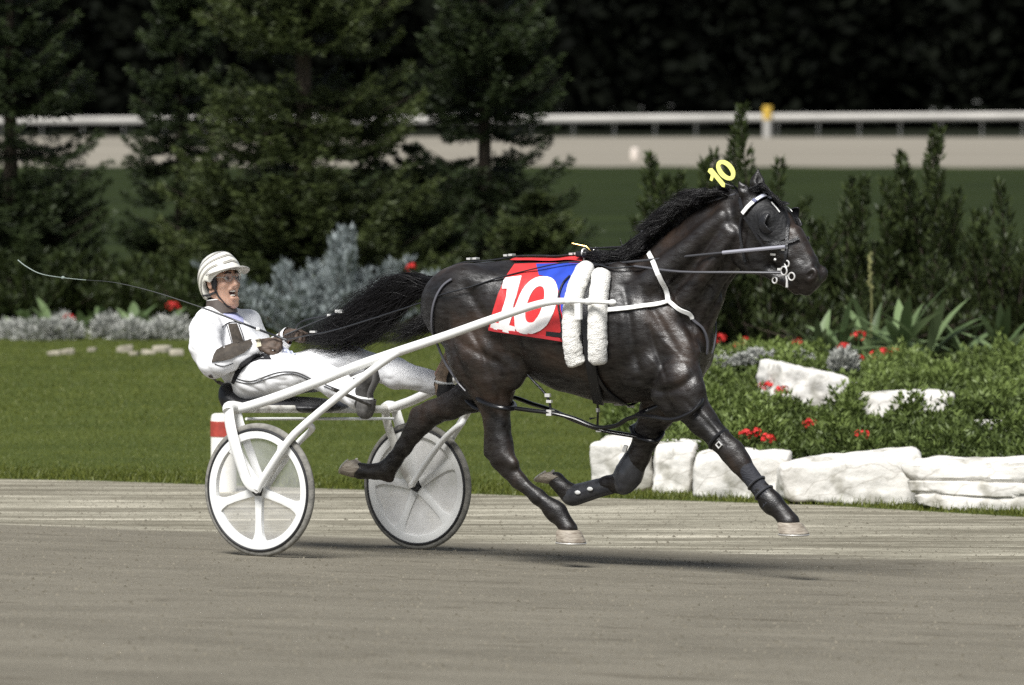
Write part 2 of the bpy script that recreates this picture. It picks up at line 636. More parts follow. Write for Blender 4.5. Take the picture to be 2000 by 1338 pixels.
def dirt_material():
    m = bpy.data.materials.new('track_dirt'); m.use_nodes = True
    nt = m.node_tree; nd = nt.nodes; lk = nt.links
    p = nd['Principled BSDF']; p.inputs['Roughness'].default_value = 0.95; p.inputs['Specular IOR Level'].default_value = 0.15
    tc = nd.new('ShaderNodeTexCoord')
    def mapping(scale):
        mp = nd.new('ShaderNodeMapping'); mp.inputs['Rotation'].default_value = (0, 0, math.radians(31)); mp.inputs['Scale'].default_value = scale
        lk.new(tc.outputs['Object'], mp.inputs['Vector']); return mp
    def nz(scale, stretch, detail=4, rough=0.6):
        n = nd.new('ShaderNodeTexNoise'); n.inputs['Scale'].default_value = scale; n.inputs['Detail'].default_value = detail; n.inputs['Roughness'].default_value = rough
        lk.new(mapping(stretch).outputs[0], n.inputs['Vector']); return n
    # worked, damp racing surface
    n1 = nz(85, (0.6, 1, 1), 6, 0.8)
    r1 = ramp(nd, [(0.30, (0.105, 0.095, 0.073)), (0.45, (0.172, 0.157, 0.125)), (0.56, (0.205, 0.189, 0.153)), (0.70, (0.265, 0.245, 0.20))])
    lk.new(n1.outputs[0], r1.inputs[0])
    n2 = nz(2.2, (0.55, 1, 1), 5)
    r2 = ramp(nd, [(0.3, (0.80, 0.79, 0.77)), (0.7, (1.14, 1.13, 1.11))])
    lk.new(n2.outputs[0], r2.inputs[0])
    mul = nd.new('ShaderNodeMixRGB'); mul.blend_type = 'MULTIPLY'; mul.inputs[0].default_value = 1
    lk.new(r1.outputs[0], mul.inputs[1]); lk.new(r2.outputs[0], mul.inputs[2])
    # hoof scuffs
    v = nd.new('ShaderNodeTexNoise'); v.inputs['Scale'].default_value = 5.5; v.inputs['Detail'].default_value = 2
    lk.new(mapping((0.45, 1, 1)).outputs[0], v.inputs['Vector'])
    rv = ramp(nd, [(0.63, (1, 1, 1)), (0.72, (0.62, 0.6, 0.57))])
    lk.new(v.outputs[0], rv.inputs[0])
    mul2 = nd.new('ShaderNodeMixRGB'); mul2.blend_type = 'MULTIPLY'; mul2.inputs[0].default_value = 0.7
    lk.new(mul.outputs[0], mul2.inputs[1]); lk.new(rv.outputs[0], mul2.inputs[2])
    # dry combed shoulder
    n3 = nz(6.0, (0.09, 1, 1), 8, 0.8)
    r3 = ramp(nd, [(0.35, (0.11, 0.098, 0.07)), (0.46, (0.21, 0.192, 0.146)), (0.54, (0.33, 0.308, 0.24)), (0.64, (0.56, 0.52, 0.42))])
    lk.new(n3.outputs[0], r3.inputs[0])
    n4 = nz(55, (0.35, 1, 1), 4)
    r4 = ramp(nd, [(0.35, (0.72, 0.72, 0.72)), (0.65, (1.12, 1.12, 1.12))])
    lk.new(n4.outputs[0], r4.inputs[0])
    mul3 = nd.new('ShaderNodeMixRGB'); mul3.blend_type = 'MULTIPLY'; mul3.inputs[0].default_value = 0.8
    lk.new(r3.outputs[0], mul3.inputs[1]); lk.new(r4.outputs[0], mul3.inputs[2])
    a = nd.new('ShaderNodeAttribute'); a.attribute_name = 'shoulder'
    ad = nd.new('ShaderNodeMath'); ad.operation = 'ADD'
    ns = nz(6, (0.06, 1, 1), 4)
    ms = nd.new('ShaderNodeMath'); ms.operation = 'MULTIPLY_ADD'; ms.inputs[1].default_value = 0.9; ms.inputs[2].default_value = -0.45
    lk.new(ns.outputs[0], ms.inputs[0]); lk.new(a.outputs['Fac'], ad.inputs[0]); lk.new(ms.outputs[0], ad.inputs[1])
    rs = ramp(nd, [(0.42, (0, 0, 0)), (0.6, (1, 1, 1))])
    lk.new(ad.outputs[0], rs.inputs[0])
    mx = nd.new('ShaderNodeMixRGB')
    lk.new(rs.outputs[0], mx.inputs[0]); lk.new(mul2.outputs[0], mx.inputs[1]); lk.new(mul3.outputs[0], mx.inputs[2])
    lk.new(mx.outputs[0], p.inputs['Base Color'])
    bp = nd.new('ShaderNodeBump'); bp.inputs['Strength'].default_value = 0.55; bp.inputs['Distance'].default_value = 0.02
    hm = nd.new('ShaderNodeMath'); hm.operation = 'MULTIPLY_ADD'; hm.inputs[1].default_value = 0.15
    lk.new(n3.outputs[0], hm.inputs[0]); lk.new(n1.outputs[0], hm.inputs[2])
    lk.new(hm.outputs[0], bp.inputs['Height']); lk.new(bp.outputs[0], p.inputs['Normal'])
    return m

xs = np.concatenate([np.linspace(-60, -8, 14), np.linspace(-7.5, 7.5, 121), np.linspace(8, 60, 14)])
vv = np.concatenate([np.linspace(0, 1, 60)])
X = np.repeat(xs[:, None], len(vv), 1)
Ye = edgeY(xs) + 0.25
Y0 = -12.0
Yg = Y0 + (Ye - Y0)[:, None] * (1 - (1 - vv[None, :]) ** 2.2)
track = grid_mesh('track', X, Yg, zfun(X, Yg), dirt_material())
tag(track, 'brown harrowed dirt racing surface with a paler streaked inner strip', 'track', kind='structure')
sh = (Yg - bndY(xs)[:, None]) / np.maximum((Ye - bndY(xs))[:, None], .1)
att = track.data.attributes.new('shoulder', 'FLOAT', 'POINT')
att.data.foreach_set('value', np.clip(0.5 + sh * 3.0, 0, 1).astype(np.float32).ravel())

# lawn sheet from the track edge to the far side of the course
soil_grass = mat('lawn_ground', (0.066, 0.083, 0.016), 0.9, scale=1.1, color2=(0.044, 0.060, 0.011), bump=0.4, bscale=30, spec=0.15, stretch=(0.4, 1, 1))
vv = np.linspace(0, 1, 70) ** 2.2
X = np.repeat(xs[:, None] , len(vv), 1)
X = X * (1 + 1.6 * vv[None, :])
Ye = edgeY(xs)
Yg = Ye[:, None] + (197 - Ye[:, None]) * vv[None, :]
Zl = zfun(X, Yg) + 0.02 * smooth01(0, 0.01, vv)[None, :]
lawn = grid_mesh('lawn', X, Yg, Zl, soil_grass)
tag(lawn, 'mown green infield lawn', 'lawn', kind='structure')
# lawn beyond the flower beds, floodlight falloff painted into its darker colour
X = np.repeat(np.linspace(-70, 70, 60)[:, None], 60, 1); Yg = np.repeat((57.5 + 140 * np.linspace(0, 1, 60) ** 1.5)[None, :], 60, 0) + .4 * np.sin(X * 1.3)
dimmed_lawn = grid_mesh('dimmed_lawn', X, Yg, zfun(X, Yg) + .03, mat('dimmed_lawn_ground', (0.021, 0.031, 0.006), 0.95, scale=.6, color2=(0.010, 0.016, 0.003), bump=.8, bscale=6, spec=.1, stretch=(.3, 1, 1), detail=8))
tag(dimmed_lawn, 'infield lawn between the flower beds and the far track, darkened for fading floodlights', 'dimmed_lawn', kind='structure')

# grass blades on the visible part of the lawn
def blades(n, xr, yr, hmin, hmax, w, cond=None, seed=1):
    r = np.random.default_rng(seed)
    X = r.uniform(*xr, n); Y = r.uniform(*yr, n)
    ok = Y > edgeY(X) + r.normal(0.0, 0.05, n) - 0.03
    if cond is not None: ok &= cond(X, Y)
    X, Y = X[ok], Y[ok]; n = len(X)
    Z = zfun(X, Y) + 0.005
    h = r.uniform(hmin, hmax, n); a = r.uniform(0, 2 * math.pi, n)
    lean = r.uniform(0.1, 0.8, n) * h; la = r.uniform(0, 2 * math.pi, n)
    c = np.stack([X, Y, Z], 1)
    dx = np.stack([np.cos(a), np.sin(a), np.zeros(n)], 1) * w / 2
    tip = c + np.stack([np.cos(la) * lean, np.sin(la) * lean, h], 1)
    V = np.stack([c - dx, c + dx, tip], 1).reshape(-1, 3)
    return V, np.arange(3 * n, dtype=np.int32).reshape(-1, 3), r.random(n)
V1, F1, R1 = blades(260000, (-4.2, 4.6), (31.0, 40.5), 0.012, 0.034, 0.009, seed=3)
V2, F2, R2 = blades(200000, (-5.2, 5.6), (40.5, 56), 0.015, 0.04, 0.014, seed=4)
V3, F3, R3 = blades(50000, (-4.4, 4.6), (31.0, 39.0), 0.03, 0.075, 0.008,
                    cond=lambda x, y: y < edgeY(x) + 0.35, seed=5)
keep = rng.random(len(F3)) < 1
Vg = np.concatenate([V1, V2, V3]); Fg = np.concatenate([F1, F2 + len(V1), F3 + len(V1) + len(V2)])
grass = mesh_obj('grass', Vg, Fg, leaf_mat('grass_blade', (0.058, 0.078, 0.011), (0.145, 0.162, 0.030), 0.5, 0.2), smooth=False)
set_rnd(grass, np.concatenate([R1, R2, R3]))
tag(grass, 'short mown green grass of the infield beside the track', 'grass', kind='stuff')

# far side of the course: pale banked track and the black sky screen added behind it
xs2 = np.linspace(-220, 220, 60); ys2 = np.linspace(196.5, 228.5, 14)
X, Yg = np.meshgrid(xs2, ys2, indexing='ij')
Yg = Yg - X * 0.06
far_m = mat('far_track_dirt', (0.25, 0.228, 0.187), 0.95, scale=0.35, color2=(0.205, 0.186, 0.152), spec=0.1, stretch=(0.08, 1, 1), detail=5)
ft = grid_mesh('far_track', X, Yg, zfun(X, Yg + X * 0.06) + 0.03, far_m)
tag(ft, 'pale dirt of the far side of the racetrack', 'track', kind='structure')
X, Yg = np.meshgrid(np.linspace(-300, 300, 40), np.linspace(196.2, 460, 30), indexing='ij')
gm = mat('far_ground', (0.010, 0.012, 0.006), 0.95, var=0.3, scale=0.5, spec=0.1)
fg = grid_mesh('ground', X, Yg, zfun(X, Yg) - 0.25 * smooth01(190, 200, Yg), gm)
tag(fg, 'dark open land beyond the far side of the racetrack', 'ground', kind='structure')

X, Yg = np.meshgrid(np.linspace(-260, 260, 60), np.linspace(310, 470, 24), indexing='ij')
Zh = zfun(X, Yg) - .5 + 30 * smooth01(312, 420, Yg) + 2.0 * np.sin(X * .07) + 1.2 * np.sin(X * .19 + 1)
hl = grid_mesh('sky_screen', X, Yg, Zh, mat('sky_screen_black', (0.004, 0.005, 0.003), 0.95, var=.4, scale=.2, spec=.05))  # added backdrop that keeps the lit fill sky out of view
tag(hl, 'black rise added behind the wood to hide the lit sky', 'sky_screen', kind='structure')

# loose clods and grit thrown about on the racing surface
def clods(n=30000, seed=9):
    r = np.random.default_rng(seed)
    X = r.uniform(-3.9, 3.9, n); Y = 19.6 + 15.5 * r.random(n) ** 1.1
    ok = (Y < edgeY(X) - .02) & (np.abs(X) < Y * .1)
    X, Y = X[ok], Y[ok]; n = len(X)
    c = np.stack([X, Y, zfun(X, Y)], 1)
    s = .003 + .008 * r.random(n) ** 6 + .0025 * r.random(n)
    a = r.uniform(0, 6.28, n)
    P = []
    for k in range(4):
        w = a + k * 1.571 + r.normal(0, .3, n); q = s * r.uniform(.7, 1.3, n)
        P.append(c + np.stack([np.cos(w) * q, np.sin(w) * q, np.full(n, -.001)], 1))
    P.append(c + np.stack([r.normal(0, .25, n) * s, r.normal(0, .25, n) * s, s * r.uniform(.5, 1.1, n)], 1))
    V = np.stack(P, 1).reshape(-1, 3); b = np.arange(n)[:, None] * 5
    Fq = np.concatenate([b + np.array([[k, (k + 1) % 4, 4]]) for k in range(4)]).astype(np.int32)
    return V, Fq, np.tile(r.random(n), 4)
Vc, Fc_, Rc = clods()
cl = mesh_obj('dirt_clods', Vc, Fc_, leaf_mat('clod', (0.10, 0.09, 0.068), (0.19, 0.172, 0.135), .95, 0.0, .1), smooth=False)
set_rnd(cl, Rc)
tag(cl, 'loose grit and small clods strewn over the racing surface', 'grit', kind='stuff')
# ================================================================== PLANTS, STONES, FENCE
def sprays(P, D, ln, w, seed=0, spread=0.35, per=3, curl=0.0):
    """leafy sprays: at each point P, 'per' narrow pointed leaves around direction D."""
    r = np.random.default_rng(seed)
    n = len(P)
    P = np.repeat(P, per, 0); D = unit(np.repeat(D, per, 0) + r.normal(0, spread, (n * per, 3)))
    ln = np.repeat(np.broadcast_to(ln, n), per) * r.uniform(.65, 1.25, n * per)
    w = np.repeat(np.broadcast_to(w, n), per) * r.uniform(.8, 1.2, n * per)
    s = unit(np.cross(D, r.normal(0, 1, (n * per, 3)))) * (w / 2)[:, None]
    mid = P + D * (ln * .45)[:, None]
    tip = P + D * ln[:, None] + np.array([0, 0, 1.0]) * (curl * ln)[:, None]
    V = np.stack([P, mid + s, tip, mid - s], 1).reshape(-1, 3)
    return V, np.arange(len(V), dtype=np.int32).reshape(-1, 4)

bark = mat('conifer_bark', (0.05, 0.038, 0.026), 0.95, var=0.4, scale=30, bump=0.6, stretch=(1, 1, .2))
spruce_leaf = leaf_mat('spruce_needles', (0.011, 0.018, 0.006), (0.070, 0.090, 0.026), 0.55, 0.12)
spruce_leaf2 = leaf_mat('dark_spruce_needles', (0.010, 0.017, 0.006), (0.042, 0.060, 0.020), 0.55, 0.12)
blue_leaf = leaf_mat('blue_spruce_needles', (0.13, 0.155, 0.155), (0.31, 0.345, 0.345), 0.5, 0.1)

def spruce(name, label, x, y, H, R, seed, leafm, group=None, nw=34, z0=0.0, skirt=0.15, dens=1.0, needle=0.085, cat='tree', up=0.10, gaps=0.25):
    r = np.random.default_rng(seed)
    z = float(zfun(x, y)) + z0
    root = empty(name, label, cat, (x, y, z), group=group)
    trunk = MB()
    trunk.tube([(0, 0, -0.1), (0.01, 0, H * .3), (0.0, 0.01, H * .65), (0.01, 0, H * .985)], [.016 * H + .02, .012 * H + .01, .007 * H, .004], 8)
    P = []; D = []; LN = []
    hts = np.sort(r.uniform(0.0, 1.0, nw)) ** 1.05
    for h in hts:
        zz = skirt + (H - skirt) * h
        Rl = R * (1 - h) ** 0.82 + 0.04
        nb = r.integers(6, 10)
        a0 = r.uniform(0, 6.28)
        for b in range(nb):
            if r.random() < gaps * .5: continue
            az = a0 + b / nb * 6.28 + r.normal(0, .22)
            ln = Rl * r.uniform(.62, 1.2) * (1.15 if r.random() < .12 else 1)
            n = max(4, int(ln / 0.045 * dens))
            t = np.linspace(0.12, 1, n)
            rise = r.uniform(-.18, .12) + h * .5
            out = t * ln
            zc = zz + out * rise + ln * (-0.22 * np.sin(t * 2.2) + up * 2.2 * t ** 3)
            pts = np.stack([np.cos(az) * out, np.sin(az) * out, zc], 1)
            if b % 2 == 0: trunk.tube(pts[[0, n // 2, n - 1]], [.006 + .004 * ln, .004 + .002 * ln, .002], 4, cap=False)
            side = np.array([-np.sin(az), np.cos(az), 0])
            for sg in (-1, 1, 0):
                tw = (0.33 * ln + .05) * (1 - t * .75) * r.uniform(.5, 1.15, n)
                m = 4
                for q in range(m):
                    f = (q + r.random(n)) / m
                    if sg == 0:
                        pp = pts + r.normal(0, .012, (n, 3)); dd = np.broadcast_to(np.array([np.cos(az), np.sin(az), .1]), (n, 3))
                    else:
                        pp = pts + side * (sg * tw * f)[:, None] + np.stack([np.cos(az) * tw * f * .6, np.sin(az) * tw * f * .6, -tw * f * .22], 1)
                        dd = np.array([np.cos(az) * .75, np.sin(az) * .75, -0.05]) + side * sg * .75
                        dd = np.broadcast_to(dd, (n, 3))
                    ok = r.random(n) > (.25 if sg else .5)
                    P.append(pp[ok]); D.append(dd[ok])
    # short inner twigs that clothe the stem
    m = int(260 * H / 5); hh = r.random(m) ** 1.2 * .93; a = r.uniform(0, 6.28, m); q = (.04 + .30 * (1 - hh)) * r.random(m) ** .6
    P.append(np.stack([np.cos(a) * q, np.sin(a) * q, skirt + (H - skirt) * hh], 1)); D.append(np.stack([np.cos(a), np.sin(a), r.normal(0, .3, m)], 1))
    # leader
    tt = np.linspace(.8, 1.0, 40)
    P.append(np.stack([tt * 0, tt * 0, tt * H], 1)); D.append(np.stack([r.normal(0, .5, 40), r.normal(0, .5, 40), np.full(40, .8)], 1))
    P = np.concatenate(P); D = np.concatenate(D)
    V, Fq = sprays(P, D, needle, needle * .2, seed, .38, 3, .12)
    tr = trunk.build('trunk', bark, root)
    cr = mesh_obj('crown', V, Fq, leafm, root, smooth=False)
    # each branchlet keeps one tone, tips lighter
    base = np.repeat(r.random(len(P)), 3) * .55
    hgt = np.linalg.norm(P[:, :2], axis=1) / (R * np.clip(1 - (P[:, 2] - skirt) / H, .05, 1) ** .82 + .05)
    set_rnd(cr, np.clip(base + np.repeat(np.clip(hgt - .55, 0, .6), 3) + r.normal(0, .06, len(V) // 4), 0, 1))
    return root

def Xat(px, Y): return (px - 1000) / F * Y

conifers = 'spruces standing behind the flower bed'
spruce('spruce_tree', 'tall broad dark green spruce in the middle of the left half, tip out of frame', Xat(592, 57), 57, 7.2, 1.42, 11, spruce_leaf, conifers, nw=74, dens=1.15, gaps=.2)
spruce('spruce_tree', 'dark spruce cut off by the left edge of the photo', Xat(20, 58), 58, 5.8, 1.12, 12, spruce_leaf2, conifers, nw=62)
spruce('spruce_tree', 'slender dark spruce with ragged open branches right of the tall broad one', Xat(945, 60), 60, 5.6, 1.12, 13, spruce_leaf2, conifers, nw=60, gaps=.25)
spruce('spruce_tree', 'thin dim spruce half hidden behind the left side of the tall broad one', Xat(352, 62), 62, 4.7, 0.78, 14, spruce_leaf2, conifers, nw=46, gaps=.35)
spruce('spruce_tree', 'low wide dark spruce filling the gap right of the tall broad one', Xat(805, 58.5), 58.5, 1.9, 1.0, 17, spruce_leaf2, conifers, nw=26)
spruce('spruce_tree', 'short dark spruce at the foot of the slender ragged one', Xat(1045, 56.5), 56.5, 1.45, 0.75, 18, spruce_leaf, conifers, nw=22)

# ---- dark understorey plants of the left bed
def shoot_bush(name, label, x, y, z, H, R, seed, leafm, group, n=26, cat='shrub', needle=.075, stemm=bark, lean=.45):
    """upright shrub: many rising shoots clothed in short leaves, spiky outline."""
    r = np.random.default_rng(seed)
    root = empty(name, label, cat, (x, y, z), group=group)
    st = MB(); P = []; D = []
    for i in range(n):
        az = r.uniform(0, 6.28); rad = R * math.sqrt(r.random())
        h = H * (1 - .40 * (rad / R) ** 2) * r.uniform(.5, 1.08)
        m = max(8, int(h / .02))
        t = np.linspace(0.02, 1, m)
        ox, oy = math.cos(az) * rad, math.sin(az) * rad
        bx = r.normal(0, .17) + .4 * ox; by = r.normal(0, .12)
        f = .35 + .75 * t ** .8
        pts = np.stack([ox * f + bx * t ** 2, oy * f + by * t ** 2, h * t], 1)
        st.tube(pts[[0, m // 2, m - 1]], [.012, .008, .002], 4, cap=False)
        wid = .15 * (1 - t) ** .7 + .012
        for q in range(5):
            a = r.uniform(0, 6.28, m); f2 = r.random(m) ** .6
            off = np.stack([np.cos(a), np.sin(a), r.uniform(.1, .9, m)], 1)
            P.append(pts + off * (wid * f2)[:, None]); D.append(off + np.array([0, 0, .9]))
    P = np.concatenate(P); D = np.concatenate(D)
    V, Fq = sprays(P, D, needle, needle * .28, seed, .3, 2, .1)
    st.build('stems', stemm, root)
    fo = mesh_obj('foliage', V, Fq, leafm, root, smooth=False)
    set_rnd(fo, np.clip(np.repeat(r.random(len(P)), 2) * .8 + .2 * np.repeat(P[:, 2] / H, 2), 0, 1))
    return root

yew_leaf = leaf_mat('yew_leaves', (0.012, 0.020, 0.006), (0.060, 0.080, 0.024), .5, .12)
shoot_bush('blue_spruce', 'small silvery blue spruce bush behind the driver', Xat(632, 54), 54, -.12, 1.10, .80, 15, blue_leaf, None, n=46, needle=.085, cat='bush')
# ---- planted mound on the right
def mound_h(X, Y):
    """height of the planted mound above the lawn, behind the row of boulders."""
    X = np.asarray(X, float); Y = np.asarray(Y, float)
    q = Y - (np.interp(X, [0.4, 3.2, 8], [34.05, 33.2, 31.8]))
    h = np.interp(q, [-.05, 0.0, .9, 3.0, 5.5, 8.0, 13, 18], [0, .15, .20, .29, .37, .36, .22, 0])
    return h * smooth01(0.0, 0.30, X - Y * 0.0163) * (0.93 + .1 * np.sin(X * 2.1 + Y * .9))
def mz(X, Y): return zfun(X, Y) + mound_h(X, Y)
def on_mound(px, py):
    d = ray(px, py); t = 31.5 / d[1]
    while t < 70:
        p = CAM + d * t
        if p[2] < mz(p[0], p[1]): return p
        t += .03
    return CAM + d * t
def on_canopy(px, py):
    d = ray(px, py); t = 31.5 / d[1]
    while t < 70:
        p = CAM + d * t
        if mound_h(p[0], p[1]) > .05 and p[2] < mz(p[0], p[1]) + .19: return p
        t += .03
    return CAM + d * (41 / d[1])
gx = np.linspace(.3, 9, 120); gy = np.linspace(0, 1, 70)
X = np.repeat(gx[:, None], 70, 1)
q0 = np.interp(gx, [0.4, 3.2, 8], [34.05, 33.2, 31.8]) - .06
Yg = q0[:, None] + gy[None, :] * 18.5
bed = grid_mesh('garden_bed', X, Yg, mz(X, Yg) + np.where(mound_h(X, Yg) > .02, .012, -.03), mat('garden_soil', (0.035, 0.026, 0.016), .95, var=.4, scale=25, bump=.8))
tag(bed, 'dark soil of the raised flower bed on the right', 'flower bed', kind='structure')

# juniper carpet, one spreading mass
def juniper(seed=21, n=15000):
    r = np.random.default_rng(seed)
    X = r.uniform(.55, 4.6, n * 3); Y = r.uniform(32.6, 45, n * 3)
    q = Y - np.interp(X, [0.4, 3.2, 8], [34.05, 33.2, 31.8])
    pxs = 1000 + X / Y * F
    ok = (q > .02) & (q < 8.2) & (mound_h(X, Y) > .045) & (pxs < 2080)
    ok &= r.random(len(X)) < np.interp(q, [0, 2, 8], [1, .8, .45])
    for hx in holes_w: ok &= ~(((X - hx[0]) / hx[2]) ** 2 + ((Y - hx[1]) / hx[3]) ** 2 < 1)
    X, Y, q = X[ok], Y[ok], q[ok]
    n = len(X)
    lump = np.array([1.1 * max(0, .1 + mnoise.noise(Vector((x * 3.4, y * 2.2, 1.3)))) + .8 * max(0, mnoise.noise(Vector((x * 8, y * 6, 4)))) for x, y in zip(X, Y)])
    thin = lump < .07
    X, Y, q, lump = [a[~thin | (r.random(len(a)) < .4)] for a in (X, Y, q, lump)] if False else (X, Y, q, lump)
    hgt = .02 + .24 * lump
    Z = mz(X, Y)
    ang = r.uniform(0, 6.28, n)
    P = []; D = []; C = []
    for k in range(7):
        f = r.random(n)
        a = ang + r.normal(0, 1.1, n)
        o = np.stack([np.cos(a) * .06 * f, np.sin(a) * .06 * f - .02, hgt * (0.35 + .75 * f) + .007 * k], 1)
        P.append(np.stack([X, Y, Z], 1) + o)
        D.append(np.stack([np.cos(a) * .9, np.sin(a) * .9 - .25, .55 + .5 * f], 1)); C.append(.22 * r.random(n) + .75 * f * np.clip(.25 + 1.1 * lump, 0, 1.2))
    P = np.concatenate(P); D = np.concatenate(D); C = np.concatenate(C)
    V, Fq = sprays(P, D, .048, .017, seed, .6, 3, .05)
    return V, Fq, np.repeat(C, 3)

limestone = mat('limestone', (0.66, 0.64, 0.60), .9, scale=5, color2=(0.36, 0.345, 0.30), bump=.9, bscale=16, detail=9, fac=(.33, .47), spec=.2)
def add_cracks(m):
    """thin dark fissures and grey weather stains in the stone."""
    nt = m.node_tree; nd = nt.nodes; lk = nt.links
    p = nd['Principled BSDF']; src = p.inputs['Base Color'].links[0].from_socket
    tc = nd.new('ShaderNodeTexCoord'); nz = nd.new('ShaderNodeTexNoise'); nz.inputs['Scale'].default_value = 3; nz.inputs['Detail'].default_value = 4
    lk.new(tc.outputs['Object'], nz.inputs['Vector'])
    ad = nd.new('ShaderNodeVectorMath'); ad.operation = 'MULTIPLY_ADD'; ad.inputs[1].default_value = (.5, .5, .25)
    lk.new(nz.outputs['Color'], ad.inputs[0]); lk.new(tc.outputs['Object'], ad.inputs[2])
    mp = nd.new('ShaderNodeMapping'); mp.inputs['Scale'].default_value = (1, 1, 2.6); lk.new(ad.outputs[0], mp.inputs['Vector'])
    vo = nd.new('ShaderNodeTexVoronoi'); vo.feature = 'DISTANCE_TO_EDGE'; vo.inputs['Scale'].default_value = 2.1; lk.new(mp.outputs[0], vo.inputs['Vector'])
    cr = ramp(nd, [(0.0, (.30, .28, .25)), (.010, (.6, .58, .54)), (.028, (1, 1, 1))]); lk.new(vo.outputs['Distance'], cr.inputs[0])
    mx = nd.new('ShaderNodeMixRGB'); mx.blend_type = 'MULTIPLY'; mx.inputs[0].default_value = .42
    lk.new(src, mx.inputs[1]); lk.new(cr.outputs[0], mx.inputs[2]); lk.new(mx.outputs[0], p.inputs['Base Color'])
add_cracks(limestone)
def boulder(name, label, cen, size, seed, rz=0.0, group=None, material=limestone, cat='boulder', rough=.06, layers=0.0, cut=None):
    """quarried block: box rounded and broken by noise, bedded in layers."""
    n = 22
    V = []; Fc = []
    g = np.linspace(-1, 1, n)
    idx = {}
    def vid(p):
        key = tuple(np.round(p, 5))
        if key not in idx: idx[key] = len(V); V.append(p)
        return idx[key]
    for ax in range(3):
        for sg in (-1, 1):
            for i in range(n - 1):
                for j in range(n - 1):
                    q = []
                    for (u, w) in ((g[i], g[j]), (g[i + 1], g[j]), (g[i + 1], g[j + 1]), (g[i], g[j + 1])):
                        p = [0, 0, 0]; p[ax] = sg; p[(ax + 1) % 3] = u; p[(ax + 2) % 3] = w
                        q.append(vid(tuple(p)))
                    Fc.append(q if sg > 0 else q[::-1])
    V = np.array(V, float)
    r = np.random.default_rng(seed)
    # superellipsoid rounding keeps flat faces with worn edges
    k = 11.0
    nr = (np.abs(V) ** k).sum(1) ** (1 / k)
    V = V / nr[:, None]
    V[:, 0] += .10 * r.normal() * V[:, 2] + .08 * r.normal() * V[:, 1]
    V[:, 2] *= 1 + .12 * r.normal() * V[:, 0]
    V[:, 1] += .1 * V[:, 2] * r.normal()
    S = np.asarray(size) / 2
    W = V * S
    out = np.empty_like(W)
    so = Vector((seed * 3.1, seed * 1.7, 0))
    for i, p in enumerate(W):
        pv = Vector(p)
        d = mnoise.noise(pv * 2.6 + so) * rough * .8 + mnoise.noise(pv * 8 + so) * rough * .35 + mnoise.noise(pv * 26 + so) * rough * .16
        if layers:
            d += layers * (abs((p[2] / .09 + .3 * mnoise.noise(pv * 2 + so)) % 1 - .5) < .09) * -1
        nn = V[i] / np.linalg.norm(V[i])
        out[i] = p + nn * d
    o = mesh_obj(name, out, Fc, material)
    finish(o.data, True, 50)
    o.location = cen; o.rotation_euler = (0, 0, rz)
    return tag(o, label, cat, group)

stone_row = 'boulders edging the flower bed'
def row_stone(px0, px1, ytop, ybot, seed, label, depth=.55, layers=0.0, rough=.05):
    pm = .5 * (px0 + px1)
    p = on_z(pm, ybot, -0.1)
    Y = p[1] + depth * .5 - .05
    k = p[1] / F
    w = (px1 - px0) * k; h = (ybot - ytop) * k + .05
    return boulder('boulder', label, (p[0], Y, -.1 + h / 2 - .035), (w * 1.03, depth, h), seed, math.radians(-10 + 4 * math.sin(seed)), stone_row, rough=rough, layers=layers)
row_stone(1166, 1292, 860, 958, 31, 'upright white limestone block at the left end of the edging row')
row_stone(1288, 1366, 872, 962, 32, 'narrow white limestone block second from the left in the edging row')
row_stone(1362, 1542, 892, 972, 33, 'long pale limestone block behind the outstretched foreleg')
row_stone(1530, 1800, 900, 984, 34, 'large rounded white limestone block with grey stains, right of the outstretched hoof', rough=.06)
row_stone(1800, 2120, 904, 996, 35, 'layered white limestone block cut off by the right edge of the photo', layers=.022)

mound_rocks = 'rocks lying in the juniper'
def mound_rock(px0, px1, ytop, ybot, seed, label, depth=.6, rough=.06, rz=0.0, tilt=0.0):
    p = on_mound(.5 * (px0 + px1), ybot)
    k = p[1] / F
    w = (px1 - px0) * k; h = (ybot - ytop) * k
    c = (p[0], p[1] + depth * .3, p[2] + h * .5 + .0)
    boulder('rock', label, c, (w, depth, h * 1.15), seed, rz, mound_rocks, rough=rough, cat='rock').rotation_euler[1] = tilt
    return (p[0], p[1] - .12, w * .52, depth * .45 + .38)
holes_w = [mound_rock(1492, 1660, 730, 804, 46, 'big white wedge shaped rock in the juniper', .6, .07, .35, .28),
           mound_rock(1680, 1856, 772, 820, 42, 'flat pale slab lying right of the wedge shaped rock', .5, .03),
           mound_rock(1905, 1990, 826, 848, 43, 'small low pale stone sunk in the juniper near the right edge', .3, .03),
           mound_rock(1372, 1470, 692, 722, 44, 'grey stone peeping out right of the chest of the horse', .3, .04)]
Vj, Fj, Rj = juniper()
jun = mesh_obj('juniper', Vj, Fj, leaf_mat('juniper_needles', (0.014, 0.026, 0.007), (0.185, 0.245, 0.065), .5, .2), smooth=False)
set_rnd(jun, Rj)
tag(jun, 'low spreading green juniper covering the raised flower bed', 'ground cover', kind='stuff')

